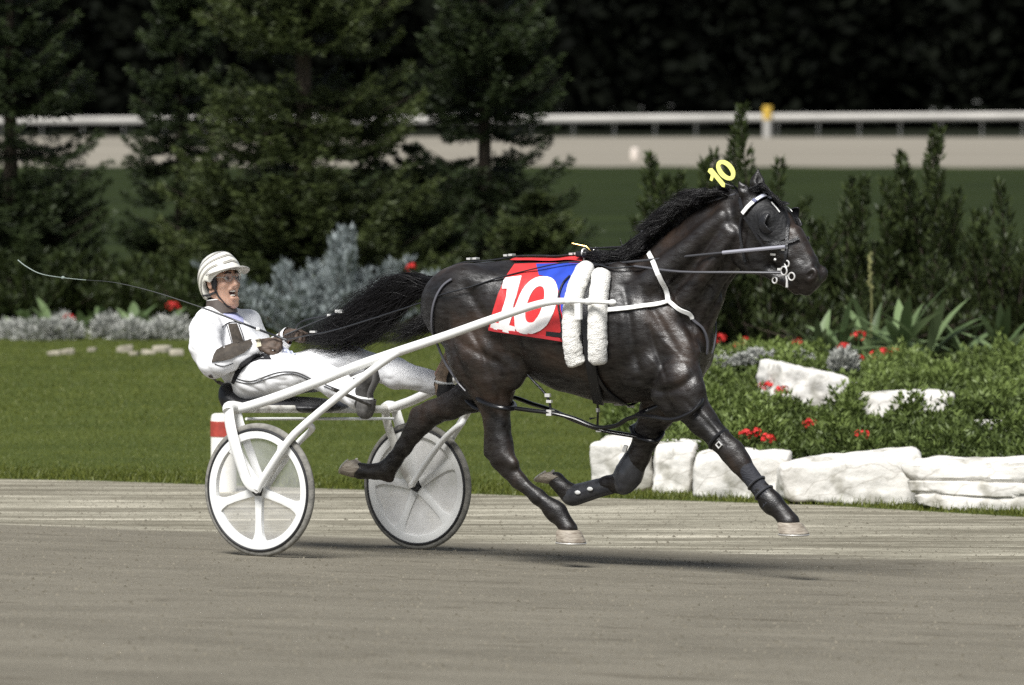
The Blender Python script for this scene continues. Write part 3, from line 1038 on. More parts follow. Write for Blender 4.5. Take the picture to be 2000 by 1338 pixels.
# geraniums
petal = mat('geranium_petal', (0.52, 0.014, 0.012), .6, var=.25, scale=60)
plant_leaf = leaf_mat('bedding_leaves', (0.045, 0.085, 0.018), (0.12, 0.18, 0.04), .5, .2)
plant_stem = mat('plant_stem', (0.06, 0.10, 0.025), .7, var=.2)
def geranium(p, seed, label, size=.05, stem=.16):
    r = np.random.default_rng(seed)
    mb = MB(); base = np.array([0, 0, 0.0])
    for i in range(26):
        d = unit(r.normal(0, 1, 3) + np.array([0, 0, .7])); c = np.array([0, 0, stem]) + d * size * r.uniform(.55, 1) * np.array([1.15, 1.15, .75])
        a = unit(np.cross(d, r.normal(0, 1, 3))); b = np.cross(d, a); s = size * .30
        for k in range(4):
            w0 = k * 1.57; u = a * math.cos(w0) + b * math.sin(w0); w = np.cross(d, u)
            mb.add([c, c + u * s * .6 + w * s * .45 + d * .003, c + u * s + d * .002, c + u * s * .6 - w * s * .45 + d * .003], [[0, 1, 2, 3]])
    root = empty('geranium', label, 'flower', p - np.array([0, 0, stem]), group='red geraniums in the flower bed')
    mb.build('flower_head', petal, root, smooth=False)
    s = MB(); s.tube([(0, 0, -.1), (.004, 0, stem * .5), (0, 0, stem)], [.006, .005, .004], 5)
    s.build('stem', plant_stem, root)
    n = 10; P = np.stack([r.normal(0, .03, n), r.normal(0, .03, n), r.uniform(.0, stem * .6, n)], 1)
    V, Fq = sprays(P, np.stack([r.normal(0, 1, n), r.normal(0, 1, n), np.full(n, .5)], 1), .06, .045, seed, .2, 2)
    f = mesh_obj('leaves', V, Fq, plant_leaf, root, smooth=False); set_rnd(f, r.random(len(Fq)))
gers = [(1497, 755, 'left of the wedge shaped rock'), (1526, 763, 'against the lower left of the wedge shaped rock'),
        (1458, 848, 'above the edging stones, left of a pair'), (1476, 846, 'right of another above the edging stones'), (1499, 857, 'lowest of the three beside the outstretched foreleg'),
        (1582, 827, 'alone in the juniper below the wedge shaped rock'), (1684, 850, 'alone in the juniper below the flat pale slab'),
        (1524, 658, 'under the muzzle of the horse'), (1557, 670, 'right of the one under the muzzle'), (1512, 682, 'just below the two under the muzzle'),
        (1406, 661, 'close to the chest of the horse'), (1440, 678, 'between the chest of the horse and the muzzle'), (1455, 668, 'halfway between the chest of the horse and the muzzle'),
        (1648, 678, 'below the broad leaved plants, alone'), (1676, 703, 'low one left of the red row above the flat slab'), (1710, 695, 'first of the red row above the flat slab'),
        (1728, 689, 'middle of the red row above the flat slab'), (1746, 690, 'last of the red row above the flat slab'), (1677, 655, 'among the broad leaved plants'), (1405, 875, 'peeping out behind the buckled foreleg')]
for i, (a, b, w) in enumerate(gers):
    p = on_mound(a, b + 16)
    hd_ = on_canopy(a, b)
    geranium(hd_, 100 + i, 'red geranium ' + w, .048 if p[1] < 36.5 else .055, max(.12, float(hd_[2] - mz(hd_[0], hd_[1]))))

# dusty miller
silver = leaf_mat('silver_leaves', (0.27, 0.28, 0.255), (0.52, 0.52, 0.48), .7, .1)
def dusty(px, py, Y, w, h, seed, label):
    r = np.random.default_rng(seed)
    c = at(px, py, Y) if px < 1000 else on_canopy(px, py + 4) + np.array([0, 0, -.02])
    n = 260
    a = r.uniform(0, 6.28, n); f = np.sqrt(r.random(n))
    P = np.stack([np.cos(a) * f * w / 2, np.sin(a) * f * w / 2, r.random(n) * h * (1 - .6 * f ** 2)], 1)
    V, Fq = sprays(P, np.stack([np.cos(a) * f, np.sin(a) * f, np.full(n, .8)], 1), min(.085, h * .45), .028, seed, .35, 3)
    o = mesh_obj('dusty_miller', V, Fq, silver, smooth=False)
    set_rnd(o, r.random(len(Fq)))
    o.location = c
    tag(o, label, 'plant', 'silver leaved plants in the flower beds')
dm = [(20, 676, 54.5, .5, .26, 'cut off by the left edge of the photo'), (75, 672, 54.2, .45, .24, 'second from the left edge of the photo'), (118, 668, 54.3, .42, .30, 'largest left of the gap, under the red flower'),
      (212, 664, 54.6, .30, .26, 'just right of the gap in the left bed'), (262, 668, 54.3, .45, .22, 'low one halfway between the gap and the driver'), (318, 668, 54.4, .5, .24, 'close to the back of the driver'), (350, 664, 54.7, .3, .24, 'touching the shoulder of the driver'),
      (1478, 700, 40.6, .18, .09, 'left of the wedge shaped rock, in front of the reds'), (1452, 704, 40.4, .16, .08, 'nearest the chest of the horse on the right'), (1512, 701, 40.8, .15, .08, 'above the top left of the wedge shaped rock'), (1560, 700, 40.6, .2, .08, 'behind the top of the wedge shaped rock'), (1648, 716, 39.4, .15, .15, 'at the right shoulder of the wedge shaped rock'), (1408, 708, 40.6, .2, .07, 'right beside the chest of the horse')]
for i, (a, b, Y, w, h, lb) in enumerate(dm): dusty(a, b, Y, w, h, 200 + i, 'silver grey dusty miller ' + lb)

# small stones of the left bed
ls = [(105, 692, 22, 12, 'first small stone from the left at the lawn edge'), (130, 690, 20, 14, 'second small stone from the left at the lawn edge'), (180, 684, 16, 12, 'round small stone alone near the gap in the left bed'),
      (243, 686, 24, 18, 'tallest small stone at the lawn edge left of the driver'), (262, 692, 18, 12, 'low small stone right of the tallest one'), (290, 690, 22, 13, 'small stone two places from the driver at the lawn edge'), (318, 686, 26, 16, 'pale small stone beside the arm of the driver'), (345, 692, 26, 15, 'small stone touching the jacket of the driver')]
sand = mat('pale_fieldstone', (0.33, 0.30, 0.235), .9, var=.3, scale=12, bump=.7)
for i, (a, b, w, h, lb) in enumerate(ls):
    p = on_z(a, b + 5, -.1); k = p[1] / F
    boulder('stone', lb, (p[0], p[1], -.1 + h * k * .25), (w * k * 1.1, w * k, h * k * 1.3), 60 + i, i * .7, 'small stones along the left bed', sand, 'stone', rough=.02)

# broad leaved bedding plants
def broad_leaf(name, label, px, py, Y, nleaf, ln, w, seed, group, z=None, cat='plant', spike=False):
    r = np.random.default_rng(seed)
    c = at(px, py, Y)
    if z is not None: c[2] = z
    root = empty(name, label, cat, c, group=group)
    mb = MB(); col = []
    for i in range(nleaf):
        az = r.uniform(0, 6.28); el = r.uniform(.35, 1.35); L0 = ln * r.uniform(.6, 1.15); W0 = w * r.uniform(.7, 1.2)
        m = 7; t = np.linspace(0, 1, m)
        out = L0 * (np.cos(el) * t + .25 * t ** 2); up = L0 * (np.sin(el) * t - .28 * t ** 2 * np.cos(el)) + .05 * i / nleaf
        prof = W0 * np.sin(np.pi * np.clip(t, .02, .985)) ** .8 / 2
        d = np.array([math.cos(az), math.sin(az)]); s = np.array([-d[1], d[0]])
        V = []
        for k in range(m):
            cxy = d * out[k]
            V += [(*(cxy - s * prof[k]), up[k] + prof[k] * .35), (*cxy, up[k]), (*(cxy + s * prof[k]), up[k] + prof[k] * .35)]
        Fc = []
        for k in range(m - 1):
            for j in range(2): Fc.append([k * 3 + j, k * 3 + j + 1, k * 3 + j + 4, k * 3 + j + 3])
        mb.add(V, Fc); col += [r.random()] * len(Fc)
    o = mesh_obj('leaves', np.concatenate(mb.v), mb.f, broad_m, root); set_rnd(o, col)
    s = MB(); s.tube([(0, 0, -.15), (0, 0, ln * .3)], [.015, .01], 6); s.build('stem', plant_stem, root)
    if spike:
        s = MB()
        s.tube([(0, 0, 0), (.01, 0, ln * .7), (0, 0, ln * 1.5)], [.008, .007, .004], 5)
        for i in range(14): s.ball((r.normal(0, .008), r.normal(0, .008), ln * (.95 + .55 * i / 14)), .017, 6, 4)
        s.build('flower_spike', spike_m, root)
broad_m = leaf_mat('broad_leaves', (0.06, 0.095, 0.035), (0.19, 0.26, 0.12), .45, .25)
spike_m = mat('seed_spike', (0.16, 0.16, 0.06), .8, var=.3)
canna = 'broad leaved plants on the raised bed'
bl = [(1640, 660, 43.2, 9, .34, .10, 'broad leaved plant left of the tall seed spike', False), (1700, 655, 43.6, 8, .40, .09, 'broad leaved plant with a tall pale seed spike', True),
      (1760, 662, 43.2, 10, .44, .11, 'fullest broad leaved plant right of the seed spike', False), (1815, 668, 43.0, 8, .42, .10, 'broad leaved plant with a leaf bending to the lawn', False),
      (1880, 668, 43.4, 8, .36, .10, 'dim broad leaved plant second from the right edge', False), (1955, 672, 43.2, 8, .38, .10, 'dim broad leaved plant at the right edge of the photo', False), (1600, 672, 43.0, 7, .30, .09, 'small broad leaved plant right of the muzzle', False)]
for i, (a, b, Y, n, ln, w, lb, sp) in enumerate(bl):
    X_ = Xat(a, Y); broad_leaf('canna_plant', lb, a, b, Y, n + 5, ln * 1.45, w * .85, 300 + i, canna, z=float(mz(X_, Y)) + .06, spike=sp)
lb_ = [(60, 640, 55.4, 9, .38, .13, 'leafy green plant with a lit leaf near the left edge'), (100, 642, 55.6, 8, .36, .12, 'leafy green plant right of the one near the left edge'), (160, 650, 55.8, 7, .28, .1, 'small leafy plant behind the red flower in the left bed'),
       (205, 645, 55.2, 9, .38, .13, 'leafy green plant in the middle of the left bed'), (262, 640, 55.4, 10, .38, .13, 'fullest leafy plant of the left bed'), (330, 640, 55.8, 9, .46, .13, 'leafy green plant just left of the helmet of the driver'), (20, 640, 56, 8, .3, .1, 'leafy plant at the left edge of the photo')]
for i, (a, b, Y, n, ln, w, lb) in enumerate(lb_):
    broad_leaf('hosta_plant', lb, a, b, Y, n, ln, w, 330 + i, 'leafy plants of the left bed', z=-.1)
for i, (a, b, lb) in enumerate([(132, 622, 'red geranium above the silver plants of the left bed'), (338, 598, 'orange red geranium just behind the helmet'), (800, 522, 'red geranium above the tail of the horse')]):
    geranium(at(a, b, 54.8), 180 + i, lb, .07, .35)

# upright shrubs behind the mound
shr = 'upright yews behind the raised bed'
sb = [(1345, 46, 1.9, .40, 'spiky dark yew left of the yellow head number'), (1402, 47, 2.18, .32, 'tallest yew, behind the yellow head number'), (1505, 46.5, 2.05, .42, 'bushy yew behind the ear of the horse'), (1460, 48.5, 1.3, .5, 'low yew between the head number and the ear'),
      (1676, 47, 1.92, .36, 'narrow yew right of the muzzle'), (1795, 47, 2.02, .32, 'tall yew with a single pointed tip, right of the seed spike'),
      (1965, 45.5, 1.5, .46, 'yew at the right edge of the photo'), (1880, 48, 1.15, .5, 'lowest yew on the right'), (1560, 47.5, .8, .5, 'low dark yew behind the nose of the horse'), (1660, 45.2, .75, .5, 'dense low yew behind the small broad leaved plant')]
for i, (px, Y, H, R, lb) in enumerate(sb):
    x = Xat(px, Y); shoot_bush('yew_shrub', lb, x, Y, float(mz(x, Y)) - .02, H, R, 400 + i, yew_leaf, shr, n=int(14 + R * 26))
# dark shrubs along the back of the left bed
for i, (px, Y, H, R, lb) in enumerate([(60, 57, .95, .55, 'dark shrub behind the leafy plants at the left edge'), (190, 57.5, .8, .6, 'dark shrub behind the middle of the left bed'), (310, 57, .85, .55, 'dark shrub behind the helmet'), (430, 56.2, .8, .55, 'dark shrub under the tall broad spruce, left side'), (860, 56, .75, .6, 'dark shrub above the rump of the horse'), (990, 55.5, .7, .6, 'dark shrub above the saddle cloth'), (1110, 56, .55, .5, 'dark shrub above the white fleece rolls')]):
    shoot_bush('dark_shrub', lb, Xat(px, Y), Y, -.12, H, R, 430 + i, yew_leaf, 'dark shrubs at the back of the left bed', n=40, needle=.09)

# ---- marker post by the near edge
pp = on_z(432, 965, -.1)
mk = empty('marker_post', 'white round marker post with a red band beside the track, behind the left wheel', 'post', (pp[0], pp[1] + .3, -.1))
white_post = mat('post_paint', (0.80, 0.78, 0.72), .5, var=.08, scale=15, bump=.1)
kpp = (pp[1] + .3) / F
r_ = 25 * kpp; top_z = float(at(432, 808, pp[1] + .3)[2]) + .1
b0 = float(at(432, 852, pp[1] + .3)[2]) + .1; b1 = float(at(432, 822, pp[1] + .3)[2]) + .1
m_ = MB(); m_.lathe([(r_, -.2), (r_, top_z - .03), (r_ * .93, top_z - .008), (r_ * .75, top_z), (0, top_z)], (0, 0, 0), seg=24); m_.build('post', white_post, mk)
m_ = MB(); m_.lathe([(r_ + .003, b0), (r_ + .003, b1)], (0, 0, 0), seg=24); m_.build('red_band', mat('red_band', (0.36, 0.05, 0.035), .6, var=.2, scale=20), mk)

# ---- far rail
rail_m = mat('rail_white', (0.44, 0.42, 0.385), .6, var=.12, scale=.4, detail=2)
post_m = mat('rail_post', (0.48, 0.46, 0.42), .7, var=.2)
def farp(px, py):
    Y = 236 - (px - 1000) / F * 230 * .3
    return at(px, py, Y)
fence = empty('track_rail', 'long white running rail along the far side of the course', 'fence', tuple(farp(1000, 264)))
fo = np.array(fence.location)
m_ = MB()
def rail_line(px): return np.interp(px, [-2400, 140, 1000, 2000, 3600], [247, 236, 233.5, 227, 219])
pts = [farp(px, rail_line(px)) - fo for px in range(-2400, 3601, 100)]
kk = 236 / F
m_.tube(pts, 7.6 * kk, 10, flat=.55, updir=(0, 1, 0))
m_.build('rail', rail_m, fence)
px = -960
pi_ = 0
while px < 2900:
    a = farp(px, rail_line(px)) - fo; b = farp(px, 268) - fo
    m_ = MB()
    a2 = a + np.array([0, .35, -.02]); b2 = b + np.array([0, .55, -.15])
    m_.tube([a, a2, .5 * (a2 + b2), b2], .042, 6)
    m_.build('post', post_m, fence)
    px += 80
yp = farp(1497, 275)
dp = empty('distance_post', 'white post with a yellow top in front of the far rail', 'post', (yp[0], yp[1] - .8, yp[2]))
kq = (yp[1] - .8) / F
m_ = MB(); m_.lathe([(9 * kq, -.1), (9 * kq, 42 * kq)], (0, 0, 0), seg=14); m_.build('post', rail_m, dp)
m_ = MB(); m_.lathe([(9.4 * kq, 42 * kq), (9.4 * kq, 66 * kq), (7 * kq, 68 * kq), (0, 68 * kq)], (0, 0, 0), seg=14); m_.build('yellow_top', mat('yellow_paint', (0.62, 0.40, 0.06), .6, var=.1), dp)
wp = at(1240, 318, 204)
m_ = MB(); m_.lathe([(.14, -.1), (.17, .25), (.15, .5), (.06, .56), (0, .57)], (0, 0, 0), seg=12)
o = m_.build('track_marker', mat('marker_plastic', (0.7, 0.62, 0.55), .6, var=.1)); o.location = wp
tag(o, 'small pale marker standing on the far dirt under the rail', 'marker')

# ---- black wood beyond the course
def wood(n=26000, seed=77):
    r = np.random.default_rng(seed)
    P = []; 
    for i in range(78):
        x = -165 + i * 4.25 + r.normal(0, 1.2); y = r.uniform(268, 300); h = r.uniform(10, 17)
        m = 900
        a = r.uniform(0, 6.28, m); f = np.sqrt(r.random(m)); zz = r.random(m)
        rad = 4.6 * (1 - .75 * zz ** 1.6)
        P.append(np.stack([x + np.cos(a) * f * rad, y + np.sin(a) * f * rad, .3 + zz * h], 1))
    P = np.concatenate(P)
    return sprays(P, r.normal(0, 1, P.shape) * np.array([1, 1, .6]), 1.1, .55, seed, .4, 3)
Vw, Fw = wood()
wd = mesh_obj('forest', Vw, Fw, leaf_mat('night_leaves', (0.0016, 0.0021, 0.0013), (0.0060, 0.0075, 0.0045), .8, .05, .05), smooth=False)
set_rnd(wd, rng.random(len(Fw)))
tag(wd, 'black wood closing the view beyond the far rail', 'wood', kind='stuff')
# ================================================================== HORSE
H = Sdf((-0.15, -0.42, -0.06), (3.12, 0.42, 2.12), 0.0085)
# trunk
tr = [((927, 612), .238, 1.0), ((1000, 608), .252, .98), ((1060, 624), .292, .95), ((1120, 640), .326, .87), ((1190, 650), .352, .79),
      ((1250, 655), .342, .72), ((1292, 668), .25, .74)]
H.chain([L(*p) for p, r, s in tr], [r for p, r, s in tr], .05, [s for p, r, s in tr])
H.cone(L(1130, 538), L(1235, 520), .06, .055, .09, .8)            # withers
H.cone(L(905, 548), L(1130, 545), .085, .085, .05, 1.3)            # loin and croup
H.cone(L(872, 548), L(845, 575), .055, .035, .04)                  # dock of the tail
for sy in (-1, 1):
    H.ell(L(1180, 640) + np.array([0, sy * .13, 0]), (.46, .165, .26), .06)     # ribs
    H.ell(L(925, 590) + np.array([0, sy * .12, 0]), (.24, .15, .20), .05, .3)   # rump
    H.ell(L(965, 548) + np.array([0, sy * .15, 0]), (.16, .09, .07), .05, -.2)  # hip
    H.cone(L(1235, 548) + np.array([0, sy * .12, 0]), L(1355 if sy < 0 else 1328, 690) + np.array([0, sy * .13, 0]), .10, .115, .05, .62)   # shoulder
    H.ell(L(1290, 715) + np.array([0, sy * .172, 0]), (.15, .070, .11), .022, .5)  # triceps
    H.ell(L(1322, 680) + np.array([0, sy * .07, 0]), (.085, .07, .14), .05)     # breast
H.cone(L(1380, 585), L(1344, 672), .09, .09, .06, 1.05)
H.cone(L(1352, 672), L(1335, 735), .09, .09, .06, 1.3)
# neck and head
nk = [((1245, 618), .262, .52), ((1340, 535), .222, .47), ((1392, 480), .185, .46), ((1432, 440), .150, .48)]
H.chain([L(*p) for p, r, s in nk], [r for p, r, s in nk], .06, [s for p, r, s in nk])
H.cone(L(1330, 470) , L(1432, 385), .05, .04, .06, .7)            # crest
for sy in (-1, 1):
    H.cone(L(1442, 455) + np.array([0, sy * .075, 0]), L(1325, 640) + np.array([0, sy * .10, 0]), .045, .07, .03)     # neck muscle below
    H.cone(L(1425, 425) + np.array([0, sy * .06, 0]), L(1290, 560) + np.array([0, sy * .11, 0]), .05, .09, .04)       # neck muscle above
hd = [((1470, 415), .112, .86), ((1505, 447), .122, .80), ((1540, 492), .095, .78), ((1568, 528), .072, .86), ((1583, 546), .062, .98)]
H.chain([L(*p) for p, r, s in hd], [r for p, r, s in hd], .03, [s for p, r, s in hd])
H.cone(L(1556, 452), L(1588, 512), .028, .026, .03, 1.5)          # nose bone
for sy in (-1, 1):
    H.ell(L(1478, 489) + np.array([0, sy * .055, 0]), (.115, .04, .118), .03, .5)   # jowl
    H.cone(L(1490, 520) + np.array([0, sy * .04, 0]), L(1550, 556) + np.array([0, sy * .03, 0]), .032, .026, .03)     # jaw bar
    H.cone(L(1508, 470) + np.array([0, sy * .085, 0]), L(1552, 500) + np.array([0, sy * .07, 0]), .018, .012, .03)    # cheek bone
    H.ell(L(1513, 425) + np.array([0, sy * .085, 0]), (.045, .03, .035), .03)       # brow
    H.ell(L(1594, 536) + np.array([0, sy * .045, 0]), (.042, .030, .046), .02, -.6)  # nostril wing
H.ell(L(1571, 563), (.050, .038, .034), .02, -.5)                  # lower lip
H.ell(L(1556, 566), (.032, .03, .026), .02)                        # chin
H.cone(L(1566, 553, -.062), L(1590, 566, -.058), .008, .006, .008, 1, 'sub')      # mouth line
for sy in (-1, 1):
    H.ell(L(1597, 534) + np.array([0, sy * .078, 0]), (.014, .026, .024), .008, -.6, 'sub')
    H.ell(L(1592, 540) + np.array([0, sy * .080, 0]), (.012, .02, .014), .008, -.2, 'sub')
# ears: the near one laid back, the far one up
for (a, b, ys, ye, w) in (((1462, 388), (1440, 352), -.055, -.085, 1), ((1478, 382), (1481, 326), .055, .05, 1)):
    pa, pb = L(*a, ys), L(*b, ye); q_ = 1.0 if ys < 0 else 1.35; pm = pa + (pb - pa) * .45
    H.cone(pa, pm, .026 * q_, .030 * q_, .025, .8); H.cone(pm, pb, .030 * q_, .004, .012, .7)
    H.cone(pm + np.array([.022, -.02, .005]), pb + np.array([.006, -.006, -.03]), .014, .004, .006, 1, 'sub')
# near hind leg, swung forward
def chain(pts, k=.03):
    H.chain([L(a, b, y) for a, b, y, r, s in pts], [r for a, b, y, r, s in pts], k, [s for a, b, y, r, s in pts])
chain([(915, 612, -.10, .195, .72), (944, 690, -.135, .205, .58), (960, 745, -.14, .145, .62), (966, 786, -.14, .088, .78), (971, 830, -.14, .068, .82), (977, 868, -.14, .066, .75), (981, 895, -.14, .064, .72), (995, 917, -.14, .046, .85), (1012, 938, -.14, .040, .9),
       (1050, 970, -.135, .038, .9), (1078, 992, -.13, .043, .9), (1089, 1002, -.13, .049, .85), (1102, 1020, -.13, .038, .95), (1110, 1034, -.13, .050, .95)])
H.cone(L(954, 850, -.14), L(957, 884, -.14), .022, .034, .025)    # point of the hock
H.cone(L(985, 890, -.16), L(1003, 905, -.16), .03, .028, .03)
H.ell(L(1000, 722, -.175), (.085, .055, .11), .04)                # stifle
H.cone(L(905, 640, -.165), L(945, 755, -.16), .085, .05, .035)    # hamstring
H.cone(L(985, 640, -.185), L(1000, 715, -.185), .06, .05, .035)
H.cone(L(1072, 1000, -.13), L(1080, 1012, -.13), .024, .02, .02)  # ergot tuft
# far hind leg, stretched back
chain([(945, 640, .10, .19, .6), (955, 720, .12, .15, .6), (925, 768, .12, .098, .75), (880, 793, .12, .068, .85), (845, 806, .12, .064, .8), (822, 824, .12, .066, .72), (805, 847, .12, .050, .8), (790, 872, .12, .042, .88), (768, 902, .12, .041, .9), (754, 918, .12, .050, .88),
       (732, 921, .12, .039, .9), (713, 920, .12, .036, .95), (704, 920, .12, .046, .95)])
H.cone(L(838, 800, .12), L(814, 806, .12), .035, .032, .025)
H.cone(L(762, 935, .12), L(752, 930, .12), .024, .02, .02)
# near foreleg, reaching forward
chain([(1330, 745, -.165, .125, .7), (1348, 790, -.165, .092, .8), (1372, 822, -.165, .074, .85), (1405, 858, -.165, .058, .9), (1430, 883, -.165, .061, .85), (1446, 904, -.165, .054, .88), (1462, 926, -.165, .041, .9),
       (1486, 956, -.165, .040, .9), (1500, 972, -.165, .046, .9), (1510, 984, -.165, .050, .88), (1528, 1002, -.165, .039, .95), (1541, 1020, -.165, .054, .95)])
H.ell(L(1346, 765, -.185), (.095, .055, .075), .035, .4)          # forearm muscle
H.cone(L(1293, 770, -.16), L(1310, 800, -.165), .06, .045, .04)   # elbow
H.cone(L(1494, 985, -.165), L(1503, 996, -.165), .026, .02, .02)
# far foreleg, folded
chain([(1310, 745, .15, .12, .7), (1285, 800, .15, .095, .8), (1266, 845, .15, .072, .88), (1246, 893, .15, .058, .9), (1232, 921, .15, .062, .88), (1212, 943, .15, .052, .9), (1185, 947, .15, .042, .9), (1140, 961, .15, .040, .9), (1113, 964, .15, .050, .9),
       (1098, 950, .15, .039, .95), (1087, 938, .15, .046, .95)])
H.ell(L(1290, 790, .16), (.08, .05, .10), .035)
# flat hollows that break the light
H.ell(L(1010, 590, -.36), (.10, .10, .12), .05, 0, 'sub')
H.cone(L(1233, 690, -.36), L(1262, 560, -.31), .055, .06, .06, 1, 'sub')
H.cone(L(1395, 700, -.30), L(1310, 590, -.30), .04, .05, .05, 1, 'sub')
H.cone(L(965, 800, -.27), L(985, 660, -.36), .05, .055, .05, 1, 'sub')
HV, HF = H.mesh(3, .5)
# muscle grooves and veins, laid over the body on both sides
HS0 = Surf((HV, HF))
me_t = bpy.data.meshes.new('tmp'); me_t.from_pydata(HV.tolist(), [], HF.tolist()); me_t.update()
nn_ = np.zeros(len(HV) * 3); me_t.vertices.foreach_get('normal', nn_); nn_ = nn_.reshape(-1, 3)
bpy.data.meshes.remove(me_t)
relief = np.array([.0035 * mnoise.noise(Vector((p[0] * 6.5 + p[2] * 3, p[1] * 5.5, p[2] * 3.6 - p[0] * 2))) + .0016 * mnoise.noise(Vector((p[0] * 15 + p[2] * 7, p[1] * 9, p[2] * 12 + 3))) for p in HV])
def groove(line, w, depth, side=2):
    """a furrow (or, with negative depth, a raised vein) along a line traced over the photograph."""
    px = catmull(np.array(line, float), 5)
    P0 = np.array([HS0.hit(a, b)[0] for a, b in px])
    m = len(P0); taper = np.sin(np.linspace(.12, 1 - .12, m) * math.pi) ** .6
    for sy in ((1, -1) if side == 2 else (1,)):
        P = P0 * np.array([1, sy, 1])
        lo, hi = P.min(0) - 2.5 * w, P.max(0) + 2.5 * w
        ids = np.nonzero(np.all((HV > lo) & (HV < hi), axis=1))[0]
        if not len(ids): continue
        best = np.full(len(ids), 1e9); tp = np.zeros(len(ids))
        for i in range(m - 1):
            ab = P[i + 1] - P[i]; t = np.clip(((HV[ids] - P[i]) @ ab) / (ab @ ab + 1e-12), 0, 1)
            d = np.linalg.norm(HV[ids] - P[i] - t[:, None] * ab, axis=1)
            k = d < best; best[k] = d[k]; tp[k] = (taper[i] + (taper[i + 1] - taper[i]) * t)[k]
        relief[ids] -= depth * tp * np.exp(-(best / w) ** 2)
groove([(905, 556), (932, 600), (962, 645), (985, 690)], .028, .012)
groove([(866, 610), (885, 680), (908, 738), (936, 775)], .022, .012)
groove([(872, 650), (930, 688), (986, 716)], .022, .010)
groove([(918, 640), (945, 700), (962, 752)], .018, .010)
groove([(984, 560), (1001, 600), (1008, 650), (1016, 704)], .030, .015)
groove([(1216, 556), (1228, 620), (1236, 680), (1252, 742)], .022, .013)
groove([(1252, 560), (1284, 620), (1322, 684)], .022, .011)
groove([(1290, 548), (1322, 602), (1350, 648), (1364, 700)], .022, .013)
groove([(1242, 742), (1282, 764), (1328, 756), (1352, 736)], .020, .013)
groove([(1268, 640), (1282, 690), (1300, 735)], .016, .009)
groove([(1444, 532), (1410, 578), (1376, 634)], .020, .016)
groove([(1430, 442), (1392, 492), (1342, 540), (1300, 562)], .024, .010)
groove([(1446, 470), (1415, 520), (1370, 575)], .018, .009)
groove([(1456, 455), (1450, 488), (1462, 522)], .014, .010)
groove([(1340, 785), (1385, 832), (1416, 868)], .012, .007)
groove([(976, 760), (972, 800), (970, 842)], .014, .008)
groove([(1340, 600), (1352, 622), (1358, 650)], .010, .006)
for k in range(6):      # skin folds where neck meets shoulder
    groove([(1310 + k * 9, 560 + k * 5), (1332 + k * 8, 592 + k * 7), (1348 + k * 7, 622 + k * 8)], .008, .0018)
for k in range(7):      # ribs
    groove([(1055 + k * 26, 590), (1048 + k * 26, 640), (1056 + k * 25, 690)], .013, .0028)
for ln in ([(1058, 690), (1110, 714), (1162, 738), (1205, 752)], [(1258, 690), (1288, 722), (1302, 762)], [(1500, 476), (1528, 502), (1545, 520)], [(948, 700), (962, 752), (985, 790)], [(1356, 780), (1400, 838), (1420, 872)],
           [(1000, 905), (1030, 945), (1070, 985)], [(1130, 735), (1150, 712), (1190, 705)], [(930, 620), (965, 640), (990, 660)], [(1290, 660), (1330, 700), (1345, 730)], [(1490, 500), (1515, 512), (1532, 505)]):
    groove(ln, .007, -.0024)
HV = HV + nn_ * relief[:, None]

